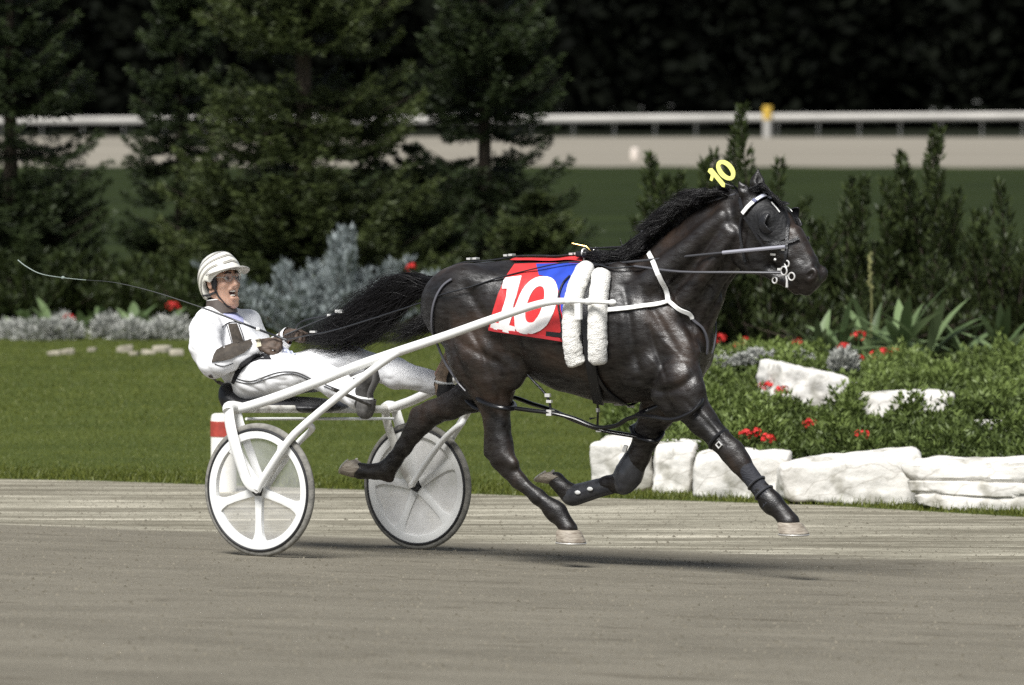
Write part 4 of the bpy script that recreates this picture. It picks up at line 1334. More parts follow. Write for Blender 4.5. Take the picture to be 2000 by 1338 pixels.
def coat_material():
    m = bpy.data.materials.new('black_coat'); m.use_nodes = True
    nt = m.node_tree; nd = nt.nodes; lk = nt.links
    p = nd['Principled BSDF']
    tc = nd.new('ShaderNodeTexCoord')
    n1 = nd.new('ShaderNodeTexNoise'); n1.inputs['Scale'].default_value = 3.2; n1.inputs['Detail'].default_value = 6
    lk.new(tc.outputs['Object'], n1.inputs['Vector'])
    r1 = ramp(nd, [(0.36, (0.004, 0.003, 0.0028)), (0.52, (0.011, 0.0075, 0.0060)), (0.66, (0.036, 0.0215, 0.0140))])
    lk.new(n1.outputs[0], r1.inputs[0]); lk.new(r1.outputs[0], p.inputs['Base Color'])
    p.inputs['Specular IOR Level'].default_value = 1.0
    mp = nd.new("ShaderNodeMapping"); mp.inputs["Rotation"].default_value = (0, .35, 0); mp.inputs['Scale'].default_value = (.5, 1, 1)
    lk.new(tc.outputs['Object'], mp.inputs['Vector'])
    n2 = nd.new('ShaderNodeTexNoise'); n2.inputs['Scale'].default_value = 210; n2.inputs['Detail'].default_value = 4
    lk.new(mp.outputs[0], n2.inputs['Vector'])
    n3 = nd.new('ShaderNodeTexNoise'); n3.inputs['Scale'].default_value = 11; n3.inputs['Detail'].default_value = 4
    lk.new(mp.outputs[0], n3.inputs['Vector'])
    # the lie of the hair breaks the gloss into streaks
    m4 = nd.new('ShaderNodeMapping'); m4.inputs['Rotation'].default_value = (0, .5, 0); m4.inputs['Scale'].default_value = (.28, 1, 1); lk.new(tc.outputs['Object'], m4.inputs['Vector'])
    n4 = nd.new('ShaderNodeTexNoise'); n4.inputs['Scale'].default_value = 46; n4.inputs['Detail'].default_value = 6; n4.inputs['Roughness'].default_value = .7
    lk.new(m4.outputs[0], n4.inputs['Vector'])
    def rng_(src, a, b):
        q = nd.new('ShaderNodeMapRange'); q.inputs['From Min'].default_value = .32; q.inputs['From Max'].default_value = .68
        q.inputs['To Min'].default_value = a; q.inputs['To Max'].default_value = b; lk.new(src.outputs[0], q.inputs['Value']); return q
    s4 = rng_(n4, .18, 1.0); lk.new(s4.outputs[0], p.inputs['Specular IOR Level'])
    ra = rng_(n3, .36, .52); rb = rng_(n4, .08, -.06)
    sm = nd.new('ShaderNodeMath'); sm.operation = 'ADD'; lk.new(ra.outputs[0], sm.inputs[0]); lk.new(rb.outputs[0], sm.inputs[1])
    lk.new(sm.outputs[0], p.inputs['Roughness'])
    bp = nd.new('ShaderNodeBump'); bp.inputs['Strength'].default_value = .42; bp.inputs['Distance'].default_value = .004
    b2 = nd.new('ShaderNodeBump'); b2.inputs['Strength'].default_value = .06; b2.inputs['Distance'].default_value = .02
    lk.new(n2.outputs[0], bp.inputs['Height']); lk.new(n3.outputs[0], b2.inputs['Height']); lk.new(b2.outputs[0], bp.inputs['Normal'])
    lk.new(bp.outputs[0], p.inputs['Normal'])
    return m
coat = coat_material()
hbase = (float(L(1120, 700)[0]), 0.0, -0.036)
horse = frame_mesh('horse', HV, HF.astype(np.int32), coat, 'black racehorse pacing to the right in racing harness, pulling the white sulky', 'horse', hbase)
HS = Surf((HV, HF))

# hooves
hoof_m = mat('hoof_horn', (0.36, 0.32, 0.26), .55, scale=26, color2=(0.20, 0.165, 0.13), bump=.4, stretch=(1, 1, 4), spec=.4)
shoe_m = mat('horseshoe', (0.62, 0.60, 0.56), .35, metal=.6)
def hoof(cor, toe, heel, y, label=None):
    """cor: coronet centre, toe and heel: ground points of the hoof, all pixels of the photo in plane y."""
    c = L(*cor, y); t = L(*toe, y); h = L(*heel, y)
    ax = t - h; ln = np.linalg.norm(ax); ax /= ln
    upv = c - .5 * (t + h); upv -= ax * (upv @ ax); hh = np.linalg.norm(upv); upv /= hh
    sd = np.cross(ax, upv)
    sec = 20; V = []
    prof = [(1.0, 0.0), (1.02, .06), (.93, .45), (.86, .85), (.80, 1.0), (.66, 1.08), (0.3, 1.1)]
    cen0 = .5 * (t + h); slope = (c - cen0) @ ax
    for s, f in prof:
        cen = cen0 + upv * hh * f + ax * slope * f
        for j in range(sec):
            w = 2 * math.pi * j / sec
            V.append(cen + ax * (ln / 2 * s * (math.cos(w) if math.cos(w) > -.6 else -.6 - .3 * (-.6 - math.cos(w)))) + sd * (ln * .45 * s * math.sin(w)))
    Fc = []
    for i in range(len(prof) - 1):
        for j in range(sec):
            k = (j + 1) % sec
            Fc.append([i * sec + j, i * sec + k, (i + 1) * sec + k, (i + 1) * sec + j])
    Fc.append(list(range(sec))[::-1]); Fc.append([(len(prof) - 1) * sec + j for j in range(sec)])
    mb = MB().add(V, Fc)
    o = mb.build('hoof', hoof_m, horse)
    if label: o['label'] = label
    sh = MB()
    ring = []
    for j in range(17):
        w = (j / 16 - .5) * 2 * 2.35
        ring.append(cen0 + ax * (ln * .46 * math.cos(w)) + sd * (ln * .41 * math.sin(w)) - upv * .006)
    sh.tube(ring, .010, 6, flat=.6, updir=upv)
    sh.build('horseshoe', shoe_m, o)
hoof((1109, 1036), (1141, 1060), (1088, 1056), -.13)
hoof((703, 920), (668, 926), (694, 893), .12)
hoof((1541, 1021), (1577, 1043), (1522, 1040), -.165)
hoof((1087, 936), (1048, 941), (1080, 918), .15)

# eyes, hidden in the shade of the hood on the near side
eye_m = mat('horse_eye', (0.01, 0.006, 0.004), .08, spec=.8)
for sy in (-1, 1):
    mb = MB(); mb.ball(L(1517, 440) + np.array([0, sy * .086, 0]), .021, 14, 10); mb.build('eye', eye_m, horse)

# mane, forelock, tail
hair_m = mat('black_hair', (0.006, 0.005, 0.0055), .42, spec=.45)
def hair(name, roots, seed, parent, n, width=.003, fx=None, seg=10, wave=.02):
    """roots(r) gives control points of one lock; each strand is a thin tapered ribbon pair."""
    r = np.random.default_rng(seed)
    Vs = []; Fs = []; base = 0
    for i in range(n):
        P = catmull(roots(r), 3)
        m = len(P)
        t = np.linspace(0, 1, m)[:, None]
        ph = r.uniform(0, 6.28, 3)
        P = P + wave * t * np.stack([np.sin(t[:, 0] * 7 + ph[0]), np.sin(t[:, 0] * 6 + ph[1]), np.sin(t[:, 0] * 8 + ph[2])], 1) * r.uniform(.2, 1)
        tan = np.gradient(P, axis=0); tan /= np.linalg.norm(tan, axis=1)[:, None] + 1e-9
        s = np.cross(tan, r.normal(0, 1, 3)); s /= np.linalg.norm(s, axis=1)[:, None] + 1e-9
        u = np.cross(tan, s)
        w = width * (1 - t ** 2 * .9) * r.uniform(.6, 1.4)
        for q in (s * w, ):
            V = np.stack([P - q, P + q, P + u * w * .8], 1).reshape(-1, 3)
            k = np.arange(m - 1)[:, None] * 3
            f = np.concatenate([k + np.array([[0, 1, 4, 3]]), k + np.array([[1, 2, 5, 4]]), k + np.array([[2, 0, 3, 5]])])
            Vs.append(V); Fs.append(f + base); base += len(V)
    return mesh_obj(name, np.concatenate(Vs), np.concatenate(Fs).astype(np.int32), hair_m, parent)

def pick(r, A, B, s):
    """a point between two traced curves A and B (lists of pixel points) at share s."""
    f = r.random()
    return None
def mane_roots(r):
    q = np.random.default_rng(900 + r.integers(84))       # one of many locks
    s = q.random()
    crest = [(1442, 372), (1400, 378), (1350, 402), (1310, 432), (1275, 470), (1240, 505)]
    k = s * 5; i = min(4, int(k)); f = k - i
    a = np.array(crest[i]) * (1 - f) + np.array(crest[i + 1]) * f
    ln = q.uniform(.38, 1.0) * r.uniform(.7, 1.05)
    lift = q.uniform(-14, 6); drop = q.uniform(.2, 1.1)
    side = q.choice([-1, 1], p=[.62, .38]) * q.uniform(.02, .09)
    e = r.normal(0, 2.4, 6)
    p0 = L(a[0] + r.normal(0, 5), a[1] + 14 + r.normal(0, 4), q.normal(0, .016) + r.normal(0, .008))
    dx = -64 * ln; dy = (18 + 50 * s) * ln * drop
    return [p0, L(a[0] + dx * .4 + e[0], a[1] + dy * .1 + lift + e[1], side * .6 + r.normal(0, .006)),
            L(a[0] + dx * .9 + e[2], a[1] + dy * .55 + lift + e[3] * 1.5, side + r.normal(0, .01)),
            L(a[0] + dx * 1.4 + e[4] * 1.5, a[1] + dy * 1.15 + e[5] * 2, side * 1.2 + r.normal(0, .014))]
hair('mane', mane_roots, 51, horse, 4400, .0016, wave=.007)
def mane2(r):
    p0 = L(1262 + r.normal(0, 18), 486 + r.normal(0, 10), r.normal(0, .03))
    f = r.uniform(.5, 1.15)
    e = r.normal(0, 6)
    return [p0, L(1230 - 10 * f, 500 + e, r.normal(0, .05)), L(1190 - 15 * f, 505 + e, r.normal(0, .06)), L(1178 - 42 * f, 500 + e * 1.2, r.normal(0, .06))]
hair('mane_end', mane2, 52, horse, 900, .0016, wave=.03)
def forelock(r):
    p0 = L(1470 + r.normal(0, 6), 372 + r.normal(0, 3), r.normal(0, .03))
    f = r.uniform(.5, 1)
    return [p0, L(1490, 366 + r.normal(0, 4), r.normal(0, .03)), L(1500 + 15 * f, 378 + 8 * f, r.normal(0, .04)), L(1515 + 22 * f, 392 + 22 * f, r.normal(0, .04))]
hair('forelock', forelock, 53, horse, 400, .0016, wave=.012)
def tail_roots(r):
    p0 = L(858 + r.normal(0, 8), 562 + r.normal(0, 8), r.normal(0, .02))
    v = r.normal(0, .5) if r.random() < .8 else r.normal(0, .9); v = max(-1, min(1, v))
    f = r.uniform(.35, 1.05) ** .8
    yv = r.normal(0, .05); sweep = .032
    up = np.array([(858, 560), (805, 544 + 17 * (v + 1)), (748, 552 + 46 * (v + 1)), (682, 596 + 42 * (v + 1)), (636, 628 + 28 * (v + 1)), (592, 650 + 16 * (v + 1))], float)
    n = max(3, int(round(f * 5)) + 1)
    pts = [p0] + [L(a + r.normal(0, 5), b + r.normal(0, 6), yv * (i + 1) / 3 + sweep * (i + 1)) for i, (a, b) in enumerate(up[1:n])]
    return pts
hair('tail', tail_roots, 54, horse, 2300, .0014, wave=.065)
def tail_hang(r):
    p0 = L(858 + r.normal(0, 6), 572 + r.normal(0, 6), r.normal(0, .02))
    f = r.uniform(.35, 1.1); e = r.normal(0, 9)
    return [p0, L(846, 602, r.normal(0, .03)), L(828 - 10 * f + e, 632 + 8 * f, r.normal(0, .05)), L(800 - 45 * f + e, 650 + 14 * f + r.normal(0, 9), r.normal(0, .06))]
hair('tail_under', tail_hang, 55, horse, 450, .0015, wave=.07)
# ================================================================== HARNESS AND NUMBERS
leather = mat('black_leather', (0.012, 0.012, 0.014), .38, spec=.5, bump=.3, bscale=120)
grey_strap = mat('grey_rein', (0.10, 0.10, 0.115), .4, spec=.6)
white_strap = mat('white_strap', (0.82, 0.82, 0.80), .5, var=.06, scale=40)
silver_m = mat('bright_steel', (0.80, 0.79, 0.77), .25, metal=.35, spec=1.0)
brass = mat('brass', (0.5, 0.36, 0.12), .3, metal=1.0)
red_cloth = mat('red_cloth', (0.56, 0.030, 0.032), .45, var=.16, scale=9, bump=.8, bscale=11, spec=.5)
blue_cloth = mat('blue_cloth', (0.018, 0.055, 0.42), .5, var=.2, scale=9, bump=.3, bscale=14)
white_cloth = mat('white_cloth', (0.82, 0.81, 0.80), .5, var=.05, scale=12, bump=.2, bscale=14)
fleece_m = mat('white_fleece', (0.88, 0.87, 0.83), .95, scale=90, color2=(0.76, 0.74, 0.69), bump=.8, bscale=140, detail=3, sheen=.3)

def mirror(mb):
    """the same shapes on the other side of the horse."""
    m = MB()
    for v in mb.v: m.v.append(v * np.array([1, -1, 1.0]))
    m.f = [list(reversed(f)) for f in mb.f]; m.mi = list(mb.mi); m.n = mb.n
    return m
def both(mb):
    m = mirror(mb)
    k = mb.n
    mb.v += m.v; mb.f += [[i + k for i in f] for f in m.f]; mb.mi += m.mi; mb.n += m.n
    return mb

# ---- saddle cloth with the number
cloth = frame_empty('saddle_cloth', 'red and blue saddle cloth with a white number 10 on the flank of the horse', 'saddle cloth', L(1050, 590))
C3 = lambda pts: [(820 + a / 3.5214, 480 + b / 3.5214) for a, b in pts]
mb = MB()
cl_poly = [(1006, 519), (1060, 517), (1118, 517), (1150, 518), (1145, 545), (1122, 580), (1112, 620), (1113, 668), (1060, 660), (1000, 651), (957, 645), (964, 612), (975, 575), (988, 545)]
patch(mb, HS, cl_poly, .012, 6)
over = []
xs_ = np.linspace(L(1010, 519)[0], L(1150, 518)[0], 14); ys_ = np.linspace(-.07, .07, 17)
G = np.zeros((14, 17, 3))
for i, x in enumerate(xs_):
    for j, y in enumerate(ys_):
        p, n = HS.cast((x, y, 2.2), (0, 0, -1))
        G[i, j] = p + np.array([0, 0, .012])
vi = np.arange(14 * 17).reshape(14, 17)
top_f = np.stack([vi[:-1, :-1], vi[1:, :-1], vi[1:, 1:], vi[:-1, 1:]], 2).reshape(-1, 4).tolist()
both(mb).pieces('side_panel', red_cloth, cloth)
MB().add(G.reshape(-1, 3), top_f).build('top_panel', red_cloth, cloth)
mb = MB()
patch(mb, HS, [(1048, 520), (1100, 518), (1148, 519), (1143, 545), (1121, 580), (1111, 622), (1112, 650), (1105, 632), (1098, 606), (1097, 580), (1087, 552), (1070, 544), (1054, 541)], .015, 6)
both(mb).pieces('blue_panel', blue_cloth, cloth)
mb = MB()
one = C3([(584, 250), (600, 232), (708, 220), (622, 545), (668, 560), (655, 606), (498, 562), (512, 522), (556, 534), (616, 300), (572, 306)])
patch(mb, HS, one, .017, 5)
def oval(cx, cy, a, b, k, n=36, pw=.86):
    o = []
    for i in range(n):
        w = 2 * math.pi * i / n
        c, s_ = math.cos(w), math.sin(w)
        x = a * math.copysign(abs(c) ** pw, c); y = b * math.copysign(abs(s_) ** pw, s_)
        o.append((cx + x - k * y, cy + y))
    return o
patch(mb, HS, C3(oval(808, 416, 138, 190, .27)), .0175, 5, holes=[C3(oval(803, 412, 56, 122, .27, 28))])
both(mb).pieces('number_ten', white_cloth, cloth)
mb = MB(); strap(mb, HS, [(958, 642), (1000, 648), (1060, 657), (1112, 665)], .018, .003, .016)
both(mb).pieces('hem', mat('red_hem', (0.5, 0.035, 0.045), .4), cloth)
mb = MB(); patch(mb, HS, C3([(880, 588), (1020, 602), (1018, 632), (878, 618)]), .019, 5)
both(mb).pieces('label_tab', leather, cloth)

# ---- harness
hn = frame_empty('harness', 'black racing harness with white fleece rolls and a white breast collar on the horse', 'harness', L(1150, 600))
def fleece(line, r, seed):
    P = np.array([HS.hit(a, b, .028)[0] for a, b in catmull(np.array(line, float), 10)])
    P = smooth_line(P, 3)
    m = len(P)
    full = np.concatenate([P[::-1]])
    t = np.linspace(0, 1, m)
    rr = r * np.clip(np.minimum(t, 1 - t) * 14 + .55, 0, 1) ** .5
    mb = MB().tube(catmull(P, 2), np.interp(np.linspace(0, 1, (m - 1) * 2 + 1), t, rr), 26, updir=(0, 1, 0))
    v = mb.v[0]
    mb.v[0] = np.array([p + np.array([mnoise.noise(Vector(p) * 75 + Vector((seed, k * 9, 0))) * .0035 + mnoise.noise(Vector(p) * 30 + Vector((seed, k * 7, 3))) * .003 for k in range(3)]) for p in v])
    return mb
for i, (ln, seed) in enumerate((([(1150, 531), (1134, 560), (1124, 600), (1122, 650), (1126, 688), (1133, 708)], 1), ([(1182, 535), (1174, 570), (1171, 620), (1171, 665), (1172, 706)], 2))):
    f = fleece(ln, .050, seed)
    o = mirror(f)
    f.build('fleece_roll', fleece_m, hn); o.build('fleece_roll', fleece_m, hn)
mb = MB(); strap(mb, HS, [(1148, 521), (1146, 560), (1147, 610), (1150, 660), (1156, 710), (1164, 755), (1170, 783)], .06, .008, .012)
both(mb).pieces('girth', leather, hn)
mb = MB(); strap(mb, HS, [(1156, 695), (1166, 730), (1190, 765), (1228, 792)], .022, .006, .01)
strap(mb, HS, [(1098, 652), (1118, 656), (1142, 658)], .028, .006, .028)
strap(mb, HS, [(1116, 545), (1102, 560), (1094, 590), (1100, 630), (1106, 664)], .010, .004, .022)
both(mb).pieces('side_strap', leather, hn)
mb = MB()
for a, b, w in ((1208, 793, .05), (1232, 797, .04)):
    p, n = HS.hit(a, b - 3, .014)
    mb.box(p, (w, .008, .012))
p, n = HS.hit(1116, 655, .04); mb.torus(p, .016, .004, (0, 1, 0), 14, 6)
both(mb).pieces('buckle', silver_m, hn)
# strap along the back to the tail
sp = []
for x in np.linspace(L(1150, 514)[0], L(880, 540)[0], 26):
    p, n = HS.cast((x, 0, 2.2), (0, 0, -1)); sp.append(p + np.array([0, 0, .020 if x > L(1000, 520)[0] else .008]))
mb = MB(); ribbon(mb, smooth_line(sp, 2), np.repeat([[0, 0, 1.0]], len(sp), 0), .028, .006); mb.build('back_strap', leather, hn)
mb = MB()
for a in (1128, 1118, 1000, 990, 930, 918):
    x = L(a, 515)[0]; p, n = HS.cast((x, 0, 2.2), (0, 0, -1)); mb.box(p + np.array([0, 0, .024]), (.022, .036, .010))
mb.pieces('back_buckle', silver_m, hn)
mb = MB(); strap(mb, HS, [(884, 546), (868, 558), (855, 578), (847, 605), (846, 640), (853, 668), (868, 705), (888, 735), (912, 762)], .013, .005, .008, -.1)
both(mb).pieces('breeching_strap', grey_strap, hn)
# terrets on top of the saddle
for sy in (-1, 1):
    p = HS.cast((L(1152, 520)[0], sy * .055, 2.2), (0, 0, -1))[0]
    m_ = MB(); m_.torus(p + np.array([0, 0, .045]), .022, .005, (1, 0, 0), 18, 8); m_.tube([p, p + np.array([0, 0, .025])], .006, 8); m_.build('terret', silver_m, hn)
p0 = HS.cast((L(1150, 520)[0], 0, 2.2), (0, 0, -1))[0]
mb = MB(); mb.box(p0 + np.array([0, 0, .022]), (.07, .16, .03)); mb.build('saddle_tree', leather, hn, bevel=.008)
mb = MB(); mb.tube([p0 + np.array([.02, 0, .03]), p0 + np.array([-.01, -.01, .06]), p0 + np.array([-.09, -.02, .075])], .004, 6); mb.build('check_hook', brass, hn)
# breast collar
mb = MB()
strap(mb, HS, [(1188, 606), (1225, 603), (1265, 598), (1303, 593)], .024, .006, .012)
strap(mb, HS, [(1305, 594), (1300, 570), (1294, 552), (1287, 535)], .026, .006, .010)
strap(mb, HS, [(1307, 593), (1328, 602), (1347, 614), (1354, 622)], .022, .006, .012)
both(mb).pieces('breast_collar', white_strap, hn)
mb = MB()
strap(mb, HS, [(1352, 620), (1366, 636), (1375, 652), (1379, 672), (1378, 690)], .013, .006, .010)
both(mb).pieces('chest_strap', grey_strap, hn)
# neck strap over the withers
mb = MB(); strap(mb, HS, [(1287, 537), (1279, 515), (1270, 495)], .026, .006, .010); both(mb).pieces('neck_strap', white_strap, hn)
m_ = MB(); p, n = HS.hit(1306, 593, .016); m_.torus(p, .013, .004, n, 16, 6); m_.build('collar_ring', silver_m, hn)
# overcheck line over the mane
ck = [p0 + np.array([0, 0, .05]), L(1215, 482), L(1258, 452), L(1305, 424), L(1375, 396), L(1436, 376)]
mb = MB(); mb.tube(ck, .0055, 6); mb.build('check_rein', leather, hn)
mb = MB(); mb.tube([L(1376, 396, -.03), L(1405, 388, -.03), L(1436, 379, -.03)], .005, 6); mb.box(L(1258, 451), (.03, .014, .014)); mb.pieces('check_rein_fitting', grey_strap, hn)

# ---- bridle
br = frame_empty('bridle', 'black bridle with a white browband, eye hood and silver bit rings on the head', 'bridle', L(1500, 440))
mb = MB(); strap(mb, HS, [(1453, 417), (1462, 406), (1474, 395)], .022, .005, .014); mb.build('browband', white_strap, br)
mb = MB(); strap(mb, HS, [(1475, 395), (1486, 388), (1499, 384), (1508, 386)], .020, .005, .014); mb.build('browband', mat('pale_blue_band', (0.58, 0.60, 0.72), .5), br)
mb = MB(); strap(mb, HS, [(1473, 397), (1476, 393)], .024, .006, .017, n=3); mb.build('browband_tape', mat('navy_tape', (0.02, 0.03, 0.12), .5), br)
mb = MB(); patch(mb, HS, [(1458, 424), (1478, 400), (1500, 389), (1520, 396), (1535, 410), (1541, 440), (1537, 466), (1515, 475), (1493, 470), (1473, 448)], .008, 5, y=-.05)
both(mb).pieces('eye_hood', mat('hood_cloth', (0.006, 0.006, 0.007), .6, var=.4, scale=60, bump=.5), br)
for sy in (-1, 1):
    m_ = MB(); c = L(1516, 436) + (np.array([.012, -.105, 0]) if sy < 0 else np.array([.062, .085, .028]))
    # cupped blinker: outer dome, open in front
    V = []; Fc = []
    for i in range(8):
        for j in range(15):
            u = i / 7 * 1.25; w = j / 14 * math.pi * 1.35 - .35 + math.pi * .5
            V.append(c + np.array([.055 * math.sin(u) * math.cos(w), sy * .032 * math.cos(u), .056 * math.sin(u) * math.sin(w)]))
    for i in range(7):
        for j in range(14): Fc.append([i * 15 + j, i * 15 + j + 1, (i + 1) * 15 + j + 1, (i + 1) * 15 + j])
    m_.add(V, Fc); o = m_.build('blinker', leather, br)
    sm = o.modifiers.new('thickness', 'SOLIDIFY'); sm.thickness = .005
mb = MB()
strap(mb, HS, [(1456, 424), (1468, 440), (1480, 460), (1493, 479)], .014, .004, .010)
strap(mb, HS, [(1537, 428), (1538, 450), (1537, 478), (1535, 505), (1532, 522)], .016, .005, .010)
strap(mb, HS, [(1492, 480), (1515, 477), (1537, 475), (1552, 470), (1560, 466)], .018, .005, .010)
strap(mb, HS, [(1450, 425), (1447, 450), (1450, 480), (1458, 512)], .014, .004, .010)
strap(mb, HS, [(1455, 420), (1450, 402), (1447, 385)], .02, .004, .010)
both(mb).pieces('cheek_strap', leather, br)
mb = MB(); strap(mb, HS, [(1506, 400), (1514, 409), (1521, 418)], .006, .003, .016); both(mb).pieces('piping', white_strap, br)
mb = MB()
for a, b, R_ in ((1531, 529, .021), (1537, 515, .015), (1513, 547, .016)):
    mb.torus(L(a, b, -.088), R_, .0042, (0.25, 1, 0), 20, 8)
mb.tube([L(1535, 538, -.086), L(1537, 548, -.086), L(1537, 561, -.084)], [.004, .005, .007], 8)
mb.box(L(1532, 488, -.085), (.035, .006, .010)); mb.box(L(1510, 497, -.088), (.03, .006, .010)); mb.ball(L(1514, 507, -.088), .008, 8, 6); mb.box(L(1522, 526, -.088), (.02, .006, .012))
mb.torus(L(1546, 540, -.082), .019, .004, (0.1, 1, 0), 18, 6)
both(mb).pieces('bit_ring', silver_m, br)
mb = MB(); mb.tube([L(1537, 538, -.086), L(1545, 540, 0), L(1537, 538, .086) * np.array([1, 1, 1])], .006, 8); mb.build('bit', silver_m, br)

# yellow number above the poll
yel = mat('yellow_plastic', (0.93, 0.92, 0.26), .5)
C4 = lambda pts: [(1200 + a / 3.1114, 290 + b / 3.1114) for a, b in pts]
hnum = frame_empty('head_number', 'yellow number 10 standing up from the bridle behind the ears', 'number', L(1448, 372))
def cutout(polys, y, th):
    mb = MB()
    from mathutils.geometry import delaunay_2d_cdt
    for outer, holes in polys:
        pts = [Vector(p) for p in outer]; ed = [(i, (i + 1) % len(outer)) for i in range(len(outer))]
        for h in holes:
            s = len(pts); pts += [Vector(p) for p in h]; ed += [(s + i, s + (i + 1) % len(h)) for i in range(len(h))]
        vs, es, fs, *_ = delaunay_2d_cdt(pts, ed, [], 0, .001)
        kf = []
        for f in fs:
            c = sum((vs[i] for i in f), Vector((0, 0))) / len(f)
            if inpoly(np.array(outer), np.array([c.x]), np.array([c.y]))[0] and not any(inpoly(np.array(h), np.array([c.x]), np.array([c.y]))[0] for h in holes): kf.append(list(f))
        a = np.array([L(v.x, v.y, y) for v in vs]); b = a + np.array([0, th, 0]); n = len(a)
        cnt = {(f[i], f[(i + 1) % len(f)]) for f in kf for i in range(len(f))}
        mb.add(np.concatenate([a, b]), kf + [[i + n for i in f][::-1] for f in kf] + [[p, q, q + n, p + n] for p, q in cnt if (q, p) not in cnt])
    return mb
def tilted(cx, cy, a, b, ang, n=30):
    return [(cx + a * math.cos(w) * math.cos(ang) - b * math.sin(w) * math.sin(ang), cy + a * math.cos(w) * math.sin(ang) + b * math.sin(w) * math.cos(ang)) for w in np.arange(n) / n * 2 * math.pi]
zero = (C4(tilted(676, 132, 71, 47, .88)), [C4(tilted(676, 132, 46, 20, .88))])
onep = (C4([(591, 119), (671, 215), (669, 236), (653, 232), (604, 172), (594, 199), (579, 192), (586, 160), (567, 141), (574, 122)]), [])
cutout([zero, onep], -.075, .006).build('digits', yel, hnum)
mb = MB(); mb.tube([L(1420, 352, -.068), L(1432, 362, -.05), L(1448, 374, 0)], .004, 6); mb.tube([L(1408, 357, -.068), L(1432, 364, -.05), L(1446, 376, 0)], .004, 6); mb.pieces('holder', leather, hnum)

# ---- hobbles
hob_m = mat('black_hobble', (0.006, 0.006, 0.007), .25, spec=.6)
def hobble(label, hind, link, fore, base):
    root = frame_empty('hobble', label, 'hobble', base)
    for ring in (hind, fore):
        P = catmull(np.array([L(*p) for p in ring]), 6)
        m = MB(); m.tube(P, .016, 10, flat=.8); m.build('leg_loop', hob_m, root)
    m = MB(); m.tube(catmull(np.array([L(*p) for p in link]), 6), .016, 10, flat=.7); m.build('link_strap', hob_m, root)
    return root
def surf_ring(pts, off):
    return pts
nh = hobble('black hobble joining the hind and fore leg nearest the camera',
            [(929, 770, -.15), (938, 782, -.215), (960, 792, -.245), (985, 797, -.235), (1003, 797, -.17), (1000, 786, -.07), (970, 775, -.05), (938, 768, -.08), (929, 770, -.15)],
            [(1003, 797, -.17), (1040, 802, -.17), (1080, 807, -.16), (1120, 817, -.14), (1165, 834, -.13), (1201, 832, -.13), (1222, 820, -.14), (1244, 812, -.16)],
            [(1244, 812, -.16), (1275, 815, -.245), (1312, 820, -.275), (1345, 809, -.265), (1364, 793, -.23), (1371, 778, -.17), (1360, 772, -.09), (1310, 785, -.06), (1262, 803, -.08), (1244, 812, -.16)], L(1080, 807, -.16))
fh = hobble('black hobble joining the hind and fore leg on the far side of the horse',
            [(905, 760, .12), (915, 785, .05), (940, 800, .02), (962, 790, .08), (958, 770, .2), (925, 755, .21), (905, 760, .12)],
            [(962, 782, .08), (1000, 776, .07), (1040, 789, .06), (1075, 800, .03), (1125, 822, .0), (1180, 841, .02), (1235, 851, .06), (1262, 858, .07)],
            [(1234, 836, .13), (1242, 851, .075), (1262, 859, .055), (1282, 860, .075), (1293, 846, .14), (1286, 830, .225), (1255, 826, .235), (1234, 836, .13)], L(1080, 800, .03))
for root, pts in ((nh, [(1075, 806, -.16)]), (fh, [(1172, 838, .02)])):
    m = MB()
    for p in pts:
        c = L(*p); m.box(c, (.03, .034, .03))
    m.build('clip', silver_m, root)
mb = MB()
mb.tube(catmull(np.array([L(1020, 720, -.16), L(1040, 742, -.17), L(1064, 768, -.17), L(1073, 785, -.165), L(1076, 803, -.16)]), 5), .0065, 6)
mb.tube([L(1166, 778, -.10), L(1168, 800, -.06), L(1167, 834, 0)], .006, 6)
mb.tube([L(1152, 818, -.10), L(1168, 815, -.06), L(1152, 818, -.1)], .006, 6)
mb.pieces('hobble_hanger', leather, hn)
mb = MB(); mb.box(L(1070, 772, -.172), (.03, .016, .018)); mb.box(L(1073, 784, -.17), (.03, .016, .014)); mb.box(L(1168, 801, -.065), (.012, .02, .02)); mb.pieces('hanger_clip', silver_m, hn)

# ---- boots on the forelegs
boot_m = mat('boot_plastic', (0.045, 0.046, 0.052), .28, var=.3, scale=20, spec=.6, bump=.15)
def sleeve(pts, rad, m, name, label, cat, sv=.92):
    P = catmull(np.array([L(*p) for p in pts]), 5)
    t = np.linspace(0, 1, len(P)); rr = np.interp(t, np.linspace(0, 1, len(rad)), rad)
    mb = MB().tube(P, rr, 20, flat=sv, updir=(0, 1, 0))
    o = mb.top(name, m, label, cat, L(*pts[0]))
    return o
kb = sleeve([(1243, 890, .15), (1235, 910, .15), (1228, 926, .15), (1216, 942, .15), (1206, 946, .15)], [.060, .072, .079, .070, .050], boot_m, 'knee_boot', 'dark grey glossy boot over the bent knee of the folded foreleg', 'boot')
mb = MB(); mb.tube([L(1223, 870, .07), L(1219, 883, .07)], .012, 6); mb.build('strap_end', white_strap, kb)
sb_ = sleeve([(1197, 947, .15), (1170, 953, .15), (1140, 962, .15), (1118, 967, .15), (1106, 962, .15)], [.046, .050, .053, .058, .048], boot_m, 'shin_boot', 'dark grey shiny boot with two white spots on the folded foreleg, below its knee', 'boot')
mb = MB()
for a, b in ((1128, 962), (1152, 955)):
    p = L(a, b, .15 - .054); mb.ball(p, .014, 8, 5, (1.3, .3, .8))
mb.pieces('reflector', white_strap, sb_)
bandage = mat('black_bandage', (0.022, 0.023, 0.030), .75, bump=.6, bscale=60, stretch=(1, 1, 3))
